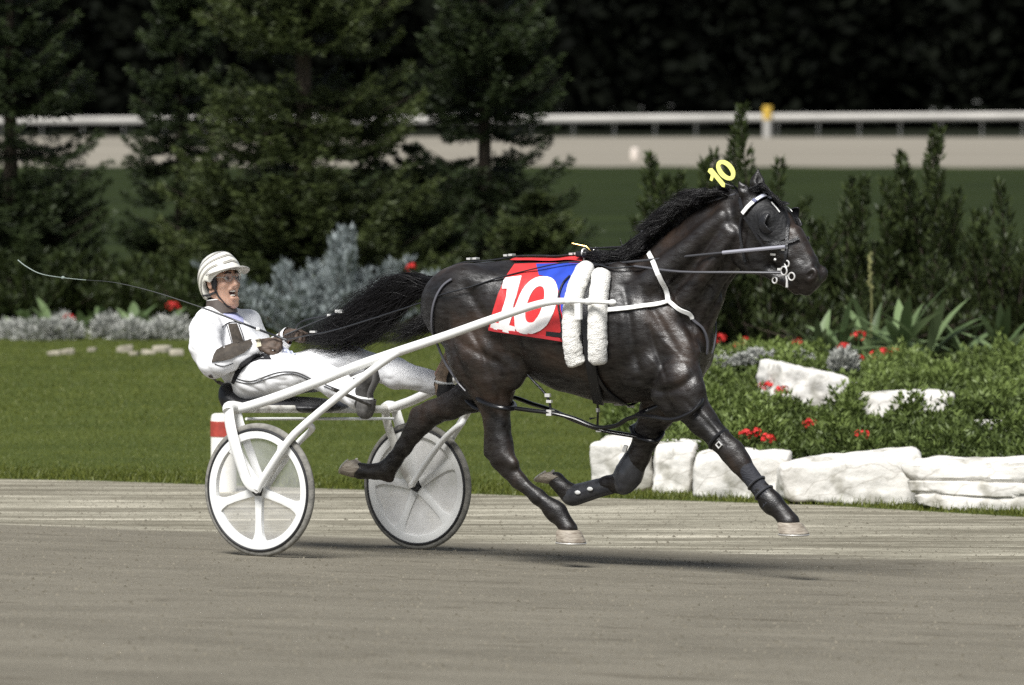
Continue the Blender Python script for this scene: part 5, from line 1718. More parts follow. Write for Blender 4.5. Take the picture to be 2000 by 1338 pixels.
bd = sleeve([(1453, 912, -.165), (1466, 930, -.165), (1485, 955, -.165), (1498, 970, -.165), (1507, 982, -.165)], [.049, .047, .046, .052, .058], bandage, 'leg_bandage', 'black wrap on the shin of the outstretched foreleg', 'bandage')
mb = MB()
for f, r_x in ((.45, .049), (.72, .052)):
    p = L(1453 + 54 * f, 912 + 70 * f, -.165); d = L(1507, 982, -.165) - L(1453, 912, -.165); d /= np.linalg.norm(d)
    mb.torus(p, r_x, .006, d, 20, 6)
mb.pieces('wrap_band', boot_m, bd)
ks = frame_empty('knee_strap', 'thin black strap with a silver buckle above the knee of the outstretched foreleg', 'strap', L(1405, 858, -.165))
d = L(1432, 884, -.165) - L(1372, 822, -.165); d /= np.linalg.norm(d)
m = MB(); m.torus(L(1404, 858, -.165), .061, .009, d, 24, 6); m.build('band', leather, ks)
m = MB(); pb = L(1404, 869, -.222); m.torus(pb, .017, .005, (0, 1, 0), 4, 6); m.build('buckle', silver_m, ks)

# ---- head pole and reins
hp = frame_empty('head_pole', 'thin dark pole with a grey end running along the neck up to the bridle', 'pole', L(1300, 505, -.13))
a_, b_ = L(1158, 519, -.09), L(1534, 482, -.10)
mid = a_ + (b_ - a_) * .70
lift = np.array([0, -.05, 0])
mb = MB(); mb.tube([a_, a_ + (b_ - a_) * .35 + lift, mid + lift * .8], .0065, 8); mb.build('shaft', mat('pole_dark', (.05, .05, .055), .35), hp)
mb = MB(); mb.tube([mid + lift * .8, mid + (b_ - mid) * .5 + lift * .5, b_], .0098, 8); mb.build('sleeve', mat('pole_grey', (.30, .30, .34), .4), hp)
hit = lambda a, b, o: HS.hit(a, b, o)[0]
near_r = [L(556, 664, -.10), L(600, 655, -.105), L(660, 643, -.11), L(800, 599, -.14), hit(868, 576, .015), hit(920, 560, .015), hit(980, 545, .015), hit(1050, 533, .03), hit(1104, 524, .035), hit(1152, 521, .03) , hit(1200, 527, .02), hit(1240, 530, .03), L(1330, 531, -.19), L(1440, 532, -.15), L(1524, 533, -.092)]
rein_m = mat('rein_leather', (0.020, 0.022, 0.026), .4, spec=.6)
mb = MB(); mb.tube(catmull(np.array(near_r[:12]), 4), .0062, 6, flat=.6)
rn = mb.top('rein', rein_m, 'black driving rein on the near side, running over the saddle cloth to the bit', 'rein', near_r[3])
mb = MB(); mb.tube(catmull(np.array(near_r[11:]), 4), .0115, 8, flat=.6); mb.build('rein_grip', mat('rein_grey', (.07, .07, .08), .45), rn)
mb = MB(); mb.box(L(612, 648, -.108), (.035, .02, .01)); mb.build('buckle', silver_m, rn)
fr = [L(574, 652, .06), L(582, 634, .08), L(600, 624, .08), L(640, 617, .08), L(668, 609, .08), L(760, 588, .09), L(830, 562, .12)] + [p * np.array([1, -1, 1]) for p in near_r[5:]]
mb = MB(); mb.tube(catmull(np.array(fr), 4), .0062, 6, flat=.6)
rf = mb.top('rein', rein_m, 'black driving rein on the far side, held up by the raised far hand', 'rein', fr[3])
mb = MB(); mb.tube([L(556, 655, 0), L(600, 636, .05), L(664, 610, .08)], .005, 6); mb.build('hand_loop', rein_m, rf)
mb = MB(); mb.box(L(664, 608, .07), (.045, .03, .016)); mb.box(L(644, 616, .078), (.02, .02, .014)); mb.pieces('buckle', white_strap, rf)
# ================================================================== SULKY
white_paint = mat('white_enamel', (0.84, 0.84, 0.82), .28, var=.04, scale=6, spec=.5)
worn_white = mat('worn_white_paint', (0.66, 0.65, 0.60), .45, scale=14, color2=(0.38, 0.36, 0.32), detail=6, fac=(.38, .52))
tyre_m = mat('dusty_tyre', (0.25, 0.24, 0.215), .8, scale=30, color2=(0.15, 0.145, 0.13), bump=.3, bscale=80)
black_rub = mat('black_rubber', (0.02, 0.02, 0.022), .5)
seat_m = mat('black_vinyl', (0.016, 0.016, 0.018), .45, bump=.3, bscale=30)

def disc_material(name, opacity, tint):
    m = bpy.data.materials.new(name); m.use_nodes = True
    nt = m.node_tree; nd = nt.nodes; lk = nt.links
    p = nd['Principled BSDF']; p.inputs['Base Color'].default_value = (*tint, 1); p.inputs['Roughness'].default_value = .35
    tr = nd.new('ShaderNodeBsdfTransparent'); mx = nd.new('ShaderNodeMixShader')
    tc = nd.new('ShaderNodeTexCoord'); nz = nd.new('ShaderNodeTexNoise'); nz.inputs['Scale'].default_value = 9; nz.inputs['Detail'].default_value = 7
    lk.new(tc.outputs['Object'], nz.inputs['Vector'])
    mr = nd.new('ShaderNodeMapRange'); mr.inputs['From Min'].default_value = .35; mr.inputs['From Max'].default_value = .7
    mr.inputs['To Min'].default_value = opacity * .75; mr.inputs['To Max'].default_value = min(1, opacity * 1.35)
    lk.new(nz.outputs[0], mr.inputs['Value']); lk.new(mr.outputs[0], mx.inputs[0])
    lk.new(tr.outputs[0], mx.inputs[1]); lk.new(p.outputs[0], mx.inputs[2])
    lk.new(mx.outputs[0], nd['Material Output'].inputs['Surface'])
    return m

sulky = frame_empty('sulky', 'white two wheeled racing sulky with disc wheels, hitched behind the black horse', 'sulky', (0, 0, 0))
RW = .350
def wheel(cy, cz, rot, discm, dlabel):
    c = np.array([0.0, cy, cz]); ax = (0, 1, 0)
    mb = MB()
    # rim: white dished ring with five spokes
    prof = [(RW - .022, -.014), (RW - .040, -.020), (RW - .078, -.016), (RW - .082, 0), (RW - .078, .016), (RW - .040, .020), (RW - .022, .014), (RW - .026, 0)]
    mb.lathe(prof, c, ax, 72, closed=True)
    for k in range(5):
        w = rot + k * 2 * math.pi / 5
        d = np.array([math.cos(w), 0, math.sin(w)]); s = np.array([-d[2], 0, d[0]])
        # spoke: waisted plate flaring into the rim
        st = [(.030, .026), (.07, .021), (.16, .018), (.22, .021), (.255, .032), (RW - .062, .060)]
        V = []
        for q, w2 in st:
            for yy in (-.012, .012):
                V += [c + d * q - s * w2 + np.array([0, yy, 0]), c + d * q + np.array([0, yy * 1.35, 0]), c + d * q + s * w2 + np.array([0, yy, 0])]
        Fc = []
        for i in range(len(st) - 1):
            a = i * 6; b = a + 6
            for (u, v_) in ((0, 1), (1, 2), (2, 5), (5, 4), (4, 3), (3, 0)): Fc.append([a + u, a + v_, b + v_, b + u])
        mb.add(V, Fc)
    w_ = mb.build('wheel', white_paint, sulky)
    m = MB(); tp = [(RW - .021 + .021 * math.cos(t) , .017 * math.sin(t)) for t in np.linspace(-2.4, 2.4, 14)]
    m.lathe(tp, c, ax, 96, closed=True); m.build('tyre', tyre_m, w_)
    m = MB(); m.torus(c + np.array([0, -.017, 0]), RW - .0335, .0075, ax, 96, 8); m.torus(c + np.array([0, .017, 0]), RW - .0335, .0075, ax, 96, 8); m.pieces('rim_edge', black_rub, w_)
    m = MB(); m.lathe([(.02, -.004), (RW - .080, -.004), (RW - .080, .004), (.02, .004)], c, ax, 64, closed=True)
    d_ = m.build('disc', discm, w_); d_['label'] = dlabel
    m = MB(); m.lathe([(0, -.045), (.020, -.044), (.026, -.03), (.030, 0), (.026, .03), (.020, .044), (0, .045)], c, ax, 24); m.build('hub', black_rub, w_)
    return w_
cz1 = NW[2]; fwp = L(815, 949, WIDTH / 2); cz2 = fwp[2]
yn, yf = -WIDTH / 2, WIDTH / 2
wheel(yn, cz1, math.radians(-90), disc_material('clear_plastic', .13, (.8, .8, .8)), 'clear scratched plastic wheel disc')
wheel(yf, cz2, math.radians(-114), disc_material('lit_plastic', .80, (.86, .85, .83)), 'clear plastic wheel disc whitened as if catching the light')  # clear plastic too; light caught at an angle is painted as whitening

def mirrored(P):
    """same part on the far side; the far wheel stands lower on the banked track."""
    P = np.array(P, float).copy(); P[:, 1] *= -1
    drop = (cz2 - cz1)
    P[:, 2] += drop * np.clip(1 - np.clip(P[:, 0], 0, 1.2) / 1.2, 0, 1)
    return P
sh_px = [(452, 800, -.70), (480, 795, -.685), (540, 776, -.66), (620, 746, -.625), (700, 714, -.59), (780, 686, -.535), (870, 656, -.475), (960, 624, -.43), (1020, 604, -.405), (1062, 592, -.395), (1100, 588, -.390), (1150, 589, -.385), (1196, 591, -.38)]
P = np.array([L(*p) for p in sh_px])
rad = [.022, .026, .0265, .0265, .026, .025, .023, .022, .021, .020, .017, .012, .010]
Pc = catmull(P, 5); rc = np.interp(np.linspace(0, 1, len(Pc)), np.linspace(0, 1, len(rad)), rad)
for k, q in enumerate((Pc, mirrored(Pc))):
    m = MB(); m.tube(q, rc, 14); m.build('shaft', white_paint, sulky)
    # hitch fittings at the tip
    m = MB()
    for i, r_h in ((-1, .017), (-6, .019), (-10, .021)):
        m.ball(q[i], r_h, 10, 8, (1.4, 1, 1))
    m.box(q[-8] + np.array([0, .0, -.05]), (.035, .02, .085)); m.pieces('hitch_clip', white_strap, sulky)
# wide outer fork blade, inner fork, hub strut
def blade(pts, wid, th):
    mb = MB()
    Q = catmull(np.array(pts), 6)
    ww = np.interp(np.linspace(0, 1, len(Q)), np.linspace(0, 1, len(wid)), wid)
    n = np.repeat([[0, -1.0, 0]], len(Q), 0)
    tan = np.gradient(Q, axis=0); tan /= np.linalg.norm(tan, axis=1)[:, None]
    side = np.cross(tan, n); side /= np.linalg.norm(side, axis=1)[:, None]; up = np.cross(side, tan)
    V = []
    sec = [(-1, 0), (-.8, .7), (-.3, 1), (.3, 1), (.8, .7), (1, 0), (.8, -.7), (.3, -1), (-.3, -1), (-.8, -.7)]
    for i in range(len(Q)):
        for a, b in sec: V.append(Q[i] + side[i] * ww[i] / 2 * a + up[i] * th / 2 * b)
    m = len(sec); Fc = []
    for i in range(len(Q) - 1):
        for j in range(m):
            k = (j + 1) % m
            Fc.append([i * m + j, i * m + k, (i + 1) * m + k, (i + 1) * m + j])
    Fc += [list(range(m))[::-1], [(len(Q) - 1) * m + j for j in range(m)]]
    return mb.add(V, Fc)
outer = [L(446, 800, -.775), L(450, 832, -.785), L(462, 880, -.79), L(478, 930, -.79), L(489, 948, -.79), L(503, 957, -.79)]
inner = [L(462, 800, -.69), L(470, 832, -.685), L(488, 880, -.682), L(505, 925, -.68), L(520, 952, -.68)]
arch = [L(446, 803, -.775), L(446, 796, -.76), L(455, 794, -.72), L(470, 797, -.67)]
strut = [L(503, 956, -.79), L(516, 932, -.785), L(560, 866, -.77), L(592, 832, -.745), L(660, 775, -.665), L(720, 728, -.60), L(768, 694, -.55), L(800, 678, -.52)]
strut_in = [L(520, 952, -.68), L(545, 915, -.68), L(580, 868, -.68), L(603, 845, -.685), L(610, 836, -.70), L(600, 828, -.735), L(590, 834, -.75)]
for mir in (0, 1):
    f_ = (lambda p: p) if not mir else (lambda p: mirrored(p))
    o_ = np.array(outer); i_ = np.array(inner); a_ = np.array(arch); s_ = np.array(strut); si = np.array(strut_in)
    mw = worn_white if mir else white_paint
    blade(f_(o_), [.062, .068, .064, .058, .052, .036], .022).build('fork', white_paint, sulky)
    blade(f_(i_), [.055, .055, .05, .046, .036], .02).build('fork', mw, sulky)
    m = MB(); m.tube(catmull(f_(a_), 4), [.03] * (len(catmull(a_, 4))), 12); m.build('arch', white_paint, sulky)
    m = MB(); m.tube(catmull(f_(s_), 4), .0205, 12); m.build('strut', white_paint, sulky)
    m = MB(); m.tube(catmull(f_(si), 4), .0165, 10); m.build('inner_strut', white_paint, sulky)
    m = MB()
    for e in (o_[-1], i_[-1]):
        e2 = f_(np.array([e]))[0]
        m.tube([e2 - np.array([0, .012, 0]), e2 + np.array([0, .012, 0])], .017, 12)
    m.pieces('axle_nut', silver_m, sulky)
    # slotted stirrup bar under the shaft
    if True:
        b = np.array([L(680, 745, -.60), L(700, 737, -.595), L(722, 728, -.59)])
        blade(f_(b), [.028, .034, .028], .012).build('footrest_bracket', white_paint, sulky)
        m = MB(); q = f_(np.array([L(690, 741, -.612), L(716, 731, -.605)])); m.tube(q, .006, 6); m.ball(f_(np.array([L(712, 732, -.61)]))[0], .014, 10, 8); m.build('bracket_slot', black_rub, sulky)
cb = [L(470, 799, -.68), L(560, 798, -.3), L(640, 798, .1), L(735, 799, .66)]
cb2 = np.array([cb[0], cb[0] + (np.array([cb[0][0], .69, cb[0][2] + (cz2 - cz1)]) - cb[0]) * .5, np.array([cb[0][0], .69, cb[0][2] + (cz2 - cz1)])])
m = MB(); m.tube(cb2, .021, 14); m.build('crossbar', worn_white, sulky)
m = MB(); m.tube(cb2 + np.array([.035, 0, -.05]) * np.array([[1, 1, 1]]), .008, 8); m.build('brace_rod', white_paint, sulky)
# seat on two curved bearers
st = L(572, 788, 0)
m = MB()
for sy in (-.12, .12): m.tube(catmull(np.array([[cb2[1][0] + .01, sy, cb2[1][2]], [st[0] + .1, sy, st[2] - .015], [st[0] - .22, sy, st[2] - .005], [st[0] - .30, sy, st[2] + .06]]), 5), .014, 8)
m.pieces('seat_bearer', worn_white, sulky)
S_ = Sdf(st + np.array([-.45, -.30, -.15]), st + np.array([.42, .30, .25]), .012)
S_.ell(st + np.array([-.10, 0, .0]), (.30, .23, .036), .03)
S_.cone(st + np.array([-.30, -.17, .02]), st + np.array([-.30, .17, .02]), .05, .05, .05)
S_.cone(st + np.array([-.33, -.15, .07]), st + np.array([-.33, .15, .07]), .04, .04, .05)
S_.ell(st + np.array([.12, 0, -.01]), (.20, .22, .034), .03)
SV, SF = S_.mesh(2)
mesh_obj('seat', SV, SF.astype(np.int32), seat_m, sulky)
# stirrup cups the heels stand in
for sy in (-1, 1):
    c = L(711, 790, -.235) if sy < 0 else L(868, 762, .225)
    m = MB()
    prof = [(.020, -.075), (.040, -.060), (.052, -.025), (.054, .030), (.050, .030), (.047, -.022), (.036, -.054), (.016, -.067)]
    m.lathe(prof, c + np.array([.012, 0, .0]), (.12, 0, 1), 22, closed=True)
    m.tube([c + np.array([.05, 0, .0]), c + np.array([.06, sy * .06, .01]), c + np.array([.05, sy * .36, .10])], .010, 8)
    m.build('stirrup', mat('grey_stirrup', (.13, .125, .12), .6, var=.3, scale=40) if sy < 0 else black_rub, sulky)
# ================================================================== DRIVER
skin = mat('skin', (0.56, 0.34, 0.245), .5, var=.10, scale=24, sub=.15, bump=.12, bscale=180)
suit = mat('white_suit', (0.88, 0.88, 0.89), .7, var=.04, scale=8, bump=.55, bscale=15, sheen=.1, stretch=(1, 1, .6))
brown = mat('brown_panel', (0.050, 0.040, 0.030), .75, var=.3, scale=30, bump=.4, bscale=60)
glove_m = mat('brown_glove', (0.085, 0.058, 0.042), .65, var=.3, scale=40, bump=.4, bscale=90)
dark_cloth = mat('dark_cloth', (0.012, 0.012, 0.015), .7, bump=.3)
drv = None
def yv(v): return np.array(v, float)
HC = L(438, 550, 0.0)                      # centre of the head
HT = math.radians(-17); HP = math.radians(7)
_Rz = np.array([[math.cos(HT), -math.sin(HT), 0], [math.sin(HT), math.cos(HT), 0], [0, 0, 1]])
_Ry = np.array([[math.cos(HP), 0, -math.sin(HP)], [0, 1, 0], [math.sin(HP), 0, math.cos(HP)]])
HR = _Rz @ _Ry
NECK = HC + np.array([-.02, 0, -.09])
def turn(V, soft=False):
    """the head looks a little towards the camera and up."""
    V = np.asarray(V, float); W = (V - NECK) @ HR.T + NECK
    if not soft: return W
    w = smooth01(-.05, .035, V[:, 2] - NECK[2])[:, None]
    return V * (1 - w) + W * w
class HM(MB):
    def build(self, *a, **k):
        self.v = [turn(v) for v in self.v]; return MB.build(self, *a, **k)
    def pieces(self, *a, **k):
        self.v = [turn(v) for v in self.v]
        return MB.pieces(self, *a, **k)
# ---- one continuous body under the clothes, bare at face and neck
B_ = Sdf(L(355, 815, -.42) * np.array([1, 0, 1]) + np.array([-.05, -.46, -.05]), L(900, 485, .35) * np.array([1, 0, 1]) + np.array([.12, .46, .1]), .0052)
hip = [L(492, 742, -.10), L(533, 740, .10)]
shd = [L(402, 640, -.195), L(482, 632, .195)]
elb = [L(417, 712, -.30), L(520, 700, .27)]
wri = [L(502, 676, -.14), L(562, 655, .09)]
kne = [L(612, 724, -.17), L(690, 708, .17)]
ank = [L(700, 778, -.225), L(852, 750, .22)]
pel = L(492, 742, 0); che = L(442, 660, 0); nb = L(431, 612, 0)
B_.cone(pel, che, .10, .115, .05, 1.25)
B_.cone(che, nb + np.array([-.01, 0, -.02]), .115, .06, .05, 1.2)
for i in (0, 1):
    B_.chain([nb + np.array([0, (-.08, .08)[i], -.03]), shd[i], elb[i], wri[i]], [.05, .055, .042, .028], .03)
    B_.chain([hip[i], kne[i], ank[i]], [.085, .056, .040], .03)
    B_.ell(wri[i] + np.array([.05, 0, 0]), (.030, .014, .020), .02)
    B_.cone(ank[i], ank[i] + np.array([.06, 0, .12]), .035, .025, .02)
B_.chain([nb + np.array([-.01, 0, -.03]), NECK], [.058, .056], .03)
B_.ell(HC + np.array([-.012, 0, .035]), (.098, .076, .098), .02)
B_.ell(HC + np.array([.030, 0, -.035]), (.070, .062, .090), .03)                # face
B_.cone(HC + np.array([.045, 0, -.100]), HC + np.array([.066, 0, -.118]), .036, .026, .025)  # chin
for sy in (-1, 1):
    B_.cone(HC + np.array([-.02, sy * .055, -.06]), HC + np.array([.05, sy * .025, -.112]), .022, .020, .025)  # jaw
    B_.ell(HC + np.array([.064, sy * .040, -.025]), (.026, .024, .020), .018)                                     # cheek bones
    B_.ell(HC + np.array([.082, sy * .030, .012]), (.016, .018, .013), .006, 0, 'sub')                             # sockets
    B_.cone(HC + np.array([.088, sy * .012, .030]), HC + np.array([.076, sy * .046, .030]), .011, .009, .012)    # brows
    B_.ell(HC + np.array([.104, sy * .012, -.036]), (.012, .010, .009), .008)                                      # nostril wings
    B_.ell(HC + np.array([-.010, sy * .078, -.012]), (.020, .010, .033), .008, .25)                               # ears
    B_.ell(HC + np.array([-.008, sy * .088, -.010]), (.011, .006, .020), .004, .25, 'sub')
B_.cone(HC + np.array([.094, 0, .016]), HC + np.array([.116, 0, -.030]), .010, .014, .010)      # nose
B_.ell(HC + np.array([.094, 0, -.072]), (.026, .027, .022), .006, -.2, 'sub')                     # open mouth
B_.cone(HC + np.array([.096, -.022, -.052]), HC + np.array([.096, .022, -.052]), .008, .008, .008)
B_.cone(HC + np.array([.088, -.020, -.096]), HC + np.array([.088, .020, -.096]), .009, .009, .008)
BV, BF = B_.mesh(1, .4)
BV = turn(BV, True)
base = L(492, 785, 0)
person = frame_mesh('person', BV, BF.astype(np.int32), skin, 'person in white suit and striped helmet leaning back on the sulky, mouth open, holding reins', 'person', base)
# eyes, teeth, mouth
m = HM()
for sy in (-1, 1): m.ball(HC + np.array([.0745, sy * .030, .010]), .0122, 14, 10)
m.pieces('eye', mat('eye_white', (0.75, 0.72, 0.68), .2), person)
m = HM()
for sy in (-1, 1): m.ball(HC + np.array([.0855, sy * .030, .010]), .0068, 10, 8, (.55, 1, 1))
m.pieces('iris', mat('dark_iris', (0.02, 0.012, 0.008), .2), person)
m = HM(); m.ball(HC + np.array([.086, 0, -.061]), .02, 14, 8, (.75, .95, .30)); m.ball(HC + np.array([.082, 0, -.085]), .018, 14, 8, (.75, .95, .26)); m.pieces('teeth', mat('teeth', (0.80, 0.77, 0.70), .25), person)
m = HM(); m.ball(HC + np.array([.070, 0, -.073]), .02, 14, 8, (.7, 1, .9)); m.build('mouth', mat('mouth', (0.06, 0.012, 0.012), .5), person)
m = HM()
for sy in (-1, 1): m.tube([HC + np.array([.101, sy * .012, .036]), HC + np.array([.098, sy * .03, .042]), HC + np.array([.082, sy * .05, .034])], [.004, .005, .003], 6)
m.pieces('eyebrow', mat('dark_brow', (0.02, 0.014, 0.01), .8), person)
# glasses
m = HM()
for sy in (-1, 1):
    m.torus(HC + np.array([.104, sy * .031, .010]), .0215, .0011, (1, sy * .22, 0), 22, 6)
    m.tube([HC + np.array([.100, sy * .054, .014]), HC + np.array([.05, sy * .078, .016]), HC + np.array([-.01, sy * .084, .010])], .0024, 6)
m.tube([HC + np.array([.106, -.010, .014]), HC + np.array([.110, 0, .016]), HC + np.array([.106, .010, .014])], .0018, 6)
gl = m.build('glasses', mat('glasses_frame', (0.35, 0.33, 0.31), .3, metal=.4), person)
m = HM()
for sy in (-1, 1): m.lathe([(0, 0), (.021, 0)], HC + np.array([.1045, sy * .031, .010]), (1, sy * .22, 0), 18)
lens = bpy.data.materials.new('lens'); lens.use_nodes = True
_n = lens.node_tree.nodes; _l = lens.node_tree.links
_t = _n.new('ShaderNodeBsdfTransparent'); _m = _n.new('ShaderNodeMixShader'); _m.inputs[0].default_value = .12
_n['Principled BSDF'].inputs['Roughness'].default_value = .05; _n['Principled BSDF'].inputs['Base Color'].default_value = (.6, .6, .6, 1)
_l.new(_t.outputs[0], _m.inputs[1]); _l.new(_n['Principled BSDF'].outputs[0], _m.inputs[2]); _l.new(_m.outputs[0], _n['Material Output'].inputs['Surface'])
m.pieces('lens', lens, gl)

# ---- helmet
def helmet_material():
    m = bpy.data.materials.new('helmet_shell'); m.use_nodes = True
    nt = m.node_tree; nd = nt.nodes; lk = nt.links
    p = nd['Principled BSDF']; p.inputs['Roughness'].default_value = .22; p.inputs['Coat Weight'].default_value = .4
    a = nd.new('ShaderNodeAttribute'); a.attribute_name = 'stripe'
    cr = ramp(nd, [(0.0, (.80, .78, .70)), (.49, (.80, .78, .70)), (.5, (.03, .028, .026)), (.60, (.03, .028, .026)), (.61, (.44, .42, .37)), (.76, (.44, .42, .37)), (.77, (.03, .028, .026)), (.83, (.03, .028, .026)), (.85, (.80, .78, .70))])
    lk.new(a.outputs['Fac'], cr.inputs[0]); lk.new(cr.outputs[0], p.inputs['Base Color'])
    return m
Hm = Sdf(HC + np.array([-.20, -.16, -.17]), HC + np.array([.24, .16, .22]), .0045)
Hm.ell(HC + np.array([-.014, 0, .045]), (.128, .108, .112), .02)
Hm.ell(HC + np.array([-.040, 0, -.005]), (.112, .104, .125), .03)
Hm.cone(HC + np.array([.02, 0, .125]), HC + np.array([-.10, 0, .11]), .03, .03, .03, 1.4)     # raised vent ridge
# cut away face and ears
Hm.ell(HC + np.array([.130, 0, -.055]), (.155, .20, .112), .006, .12, 'sub')
Hm.ell(HC + np.array([-.006, 0, -.075]), (.050, .20, .092), .010, .2, 'sub')
Hm.ell(HC + np.array([-.01, 0, -.14]), (.16, .2, .06), .006, 0, 'sub')
Hm.ell(HC + np.array([-.012, 0, .030]), (.104, .087, .100), .004, 0, 'sub')
MV, MF = Hm.mesh(2, .4)
hel = mesh_obj('helmet', turn(MV), MF.astype(np.int32), helmet_material(), person)
q = MV - (HC + np.array([-.02, 0, .0]))
# flowing stripes that start above the brow and sweep to the nape
dist = np.hypot(q[:, 0] - .085 - .25 * q[:, 2], (q[:, 2] + .035) * 1.05) + .25 * np.abs(q[:, 1])
st_ = ((dist - .118) / .040) % .95
st_[(dist < .118) | (dist > .118 + .155)] = 0
aa = hel.data.attributes.new('stripe', 'FLOAT', 'POINT'); aa.data.foreach_set('value', st_.astype(np.float32))
# brim
V = []; Fc = []
nu, nv = 17, 6
for i in range(nu):
    w = (i / (nu - 1) - .5) * 2 * 1.32
    for j in range(nv):
        f = j / (nv - 1)
        r0 = .112 + f * .062 * math.cos(w * .72)
        V.append(HC + np.array([-.01 + r0 * math.cos(w) * 1.06, r0 * math.sin(w) * .92, .062 + .010 * f - .012 * (math.sin(w) ** 2) * (1 + f) + .014 * f * math.cos(w) - .02 * f * f]))
for i in range(nu - 1):
    for j in range(nv - 1):
        a = i * nv + j; Fc.append([a, a + nv, a + nv + 1, a + 1])
m = HM().add(V, Fc); brim = m.build('brim', mat('brim_plastic', (0.62, 0.60, 0.56), .35, var=.1), hel)
so = brim.modifiers.new('thickness', 'SOLIDIFY'); so.thickness = .006
# straps and padding
m = HM()
for sy in (-1, 1):
    m.tube([HC + np.array([.045, sy * .078, .02]), HC + np.array([.03, sy * .080, -.03]), HC + np.array([.035, sy * .060, -.085]), HC + np.array([.052, sy * .02, -.138])], .008, 6, flat=.5)
    m.tube([HC + np.array([-.07, sy * .078, -.07]), HC + np.array([-.02, sy * .082, -.072]), HC + np.array([.03, sy * .070, -.060])], .013, 8, flat=.5)
m.tube([HC + np.array([.052, -.02, -.138]), HC + np.array([.060, 0, -.142]), HC + np.array([.052, .02, -.138])], .008, 6, flat=.6)
m.build('chin_strap', mat('strap_black', (.018, .018, .022), .5), hel)
m = HM()
for sy in (-1, 1): m.ball(HC + np.array([.022, sy * .074, -.005]), .03, 12, 8, (.9, .35, 1.3))
m.ball(HC + np.array([-.075, 0, -.075]), .05, 14, 8, (.5, 1.3, .6))
m.build('padding', dark_cloth, hel)

# ---- jacket
J = Sdf(L(350, 770, -.42) * np.array([1, 0, 1]) + np.array([-.12, -.48, -.04]), L(600, 590, .35) * np.array([1, 0, 1]) + np.array([.05, .48, .06]), .0058)
J.cone(pel + np.array([-.005, 0, .03]), che + np.array([-.012, 0, 0]), .125, .135, .05, 1.3)
J.cone(che + np.array([-.02, 0, 0]), nb + np.array([-.02, 0, -.03]), .135, .07, .05, 1.2)
J.cone(che + np.array([-.06, 0, .03]), pel + np.array([-.03, 0, .04]), .105, .10, .05, 1.2)
for i in (0, 1):
    sy = (-1, 1)[i]
    a = nb + np.array([-.015, sy * .09, -.035])
    J.chain([a, shd[i] + np.array([-.005, 0, -.01]), shd[i] * .45 + elb[i] * .55 + np.array([-.03, 0, 0]), elb[i], elb[i] * .5 + wri[i] * .5 + np.array([0, 0, -.006]), wri[i]], [.070, .082, .084, .070, .056, .043], .035)
J.cone(elb[0] + np.array([.03, 0, -.01]), wri[0] + np.array([-.02, 0, -.02]), .05, .035, .03)
# hollow cuffs, hem
JV, JF = J.mesh(3, .5)
def wrinkle(V, amp, fr, seed):
    return np.array([p + np.array([mnoise.noise(Vector((p[0] * fr + seed, p[1] * fr, p[2] * fr * 1.6))), mnoise.noise(Vector((p[0] * fr, p[1] * fr + 5, p[2] * fr * 1.6))), mnoise.noise(Vector((p[0] * fr, p[1] * fr + 9, p[2] * fr * 1.6)))]) * amp
                     + np.array([0, 1, .5]) * amp * .7 * (1 - abs(2 * mnoise.noise(Vector((p[0] * 9 + p[2] * 14, p[1] * 5, p[2] * 9 - p[0] * 10 + seed))))) for p in V])
JV = wrinkle(JV, .0075, 10, 1)
jacket = mesh_obj('jacket', JV, JF.astype(np.int32), suit, person)
# ---- trousers
Tz = Sdf(L(430, 820, -.4) * np.array([1, 0, 1]) + np.array([-.08, -.38, -.02]), L(870, 670, .35) * np.array([1, 0, 1]) + np.array([.05, .38, .05]), .0058)
Tz.cone(pel + np.array([-.02, -.05, 0]), pel + np.array([-.02, .05, 0]), .125, .125, .04)
Tz.cone(pel + np.array([-.02, 0, .0]), pel + np.array([-.045, 0, .07]), .125, .11, .04, 1.2)
for i in (0, 1):
    cuff = ank[i] + (kne[i] - ank[i]) * .06
    midt = hip[i] * .5 + kne[i] * .5 + np.array([0, 0, .0])
    Tz.chain([hip[i], midt, kne[i], kne[i] * .45 + cuff * .55, cuff], [.118, .106, .078, .074, .062], .04)
    Tz.cone(cuff, cuff + (ank[i] - kne[i]) * .04, .062, .060, .01)
TV, TF = Tz.mesh(3, .5)
TV = wrinkle(TV, .006, 10, 4)
trousers = mesh_obj('trousers', TV, TF.astype(np.int32), suit, person)
PS = Surf((JV, JF), (TV, TF)); JS = Surf((JV, JF))
C1 = lambda pts: [(340 + a / 4.1804, 480 + b / 4.1804) for a, b in pts]
m = MB(); patch(m, PS, C1([(308, 952), (322, 900), (345, 858), (440, 808), (560, 785), (625, 768), (640, 800), (612, 842), (560, 880), (470, 920), (400, 940)]), .010, 4)
m.build('sleeve_panel', brown, jacket)
m = MB(); patch(m, PS, C1([(440, 640), (512, 636), (566, 782), (482, 812)]), .004, 4); m.build('chest_panel', brown, jacket)
m = MB(); patch(m, PS, C1([(395, 520), (440, 505), (560, 590), (565, 640), (470, 600), (400, 555)]), .004, 4); m.build('shoulder_patch', mat('lavender_cloth', (0.42, 0.43, 0.66), .6, var=.15, scale=30), jacket)
m = MB()
def piping(pts, w=.0042, off=.002): strap(m, PS, C1(pts), w, .003, off, n=5)
piping([(430, 652), (455, 740), (474, 808)]); piping([(525, 640), (555, 720), (574, 790)])
piping([(390, 665), (440, 632), (500, 624), (545, 640)], .005)
piping([(330, 965), (400, 985), (480, 960)], .004)
m.pieces('piping', mat('black_piping', (.012, .012, .014), .6), jacket)
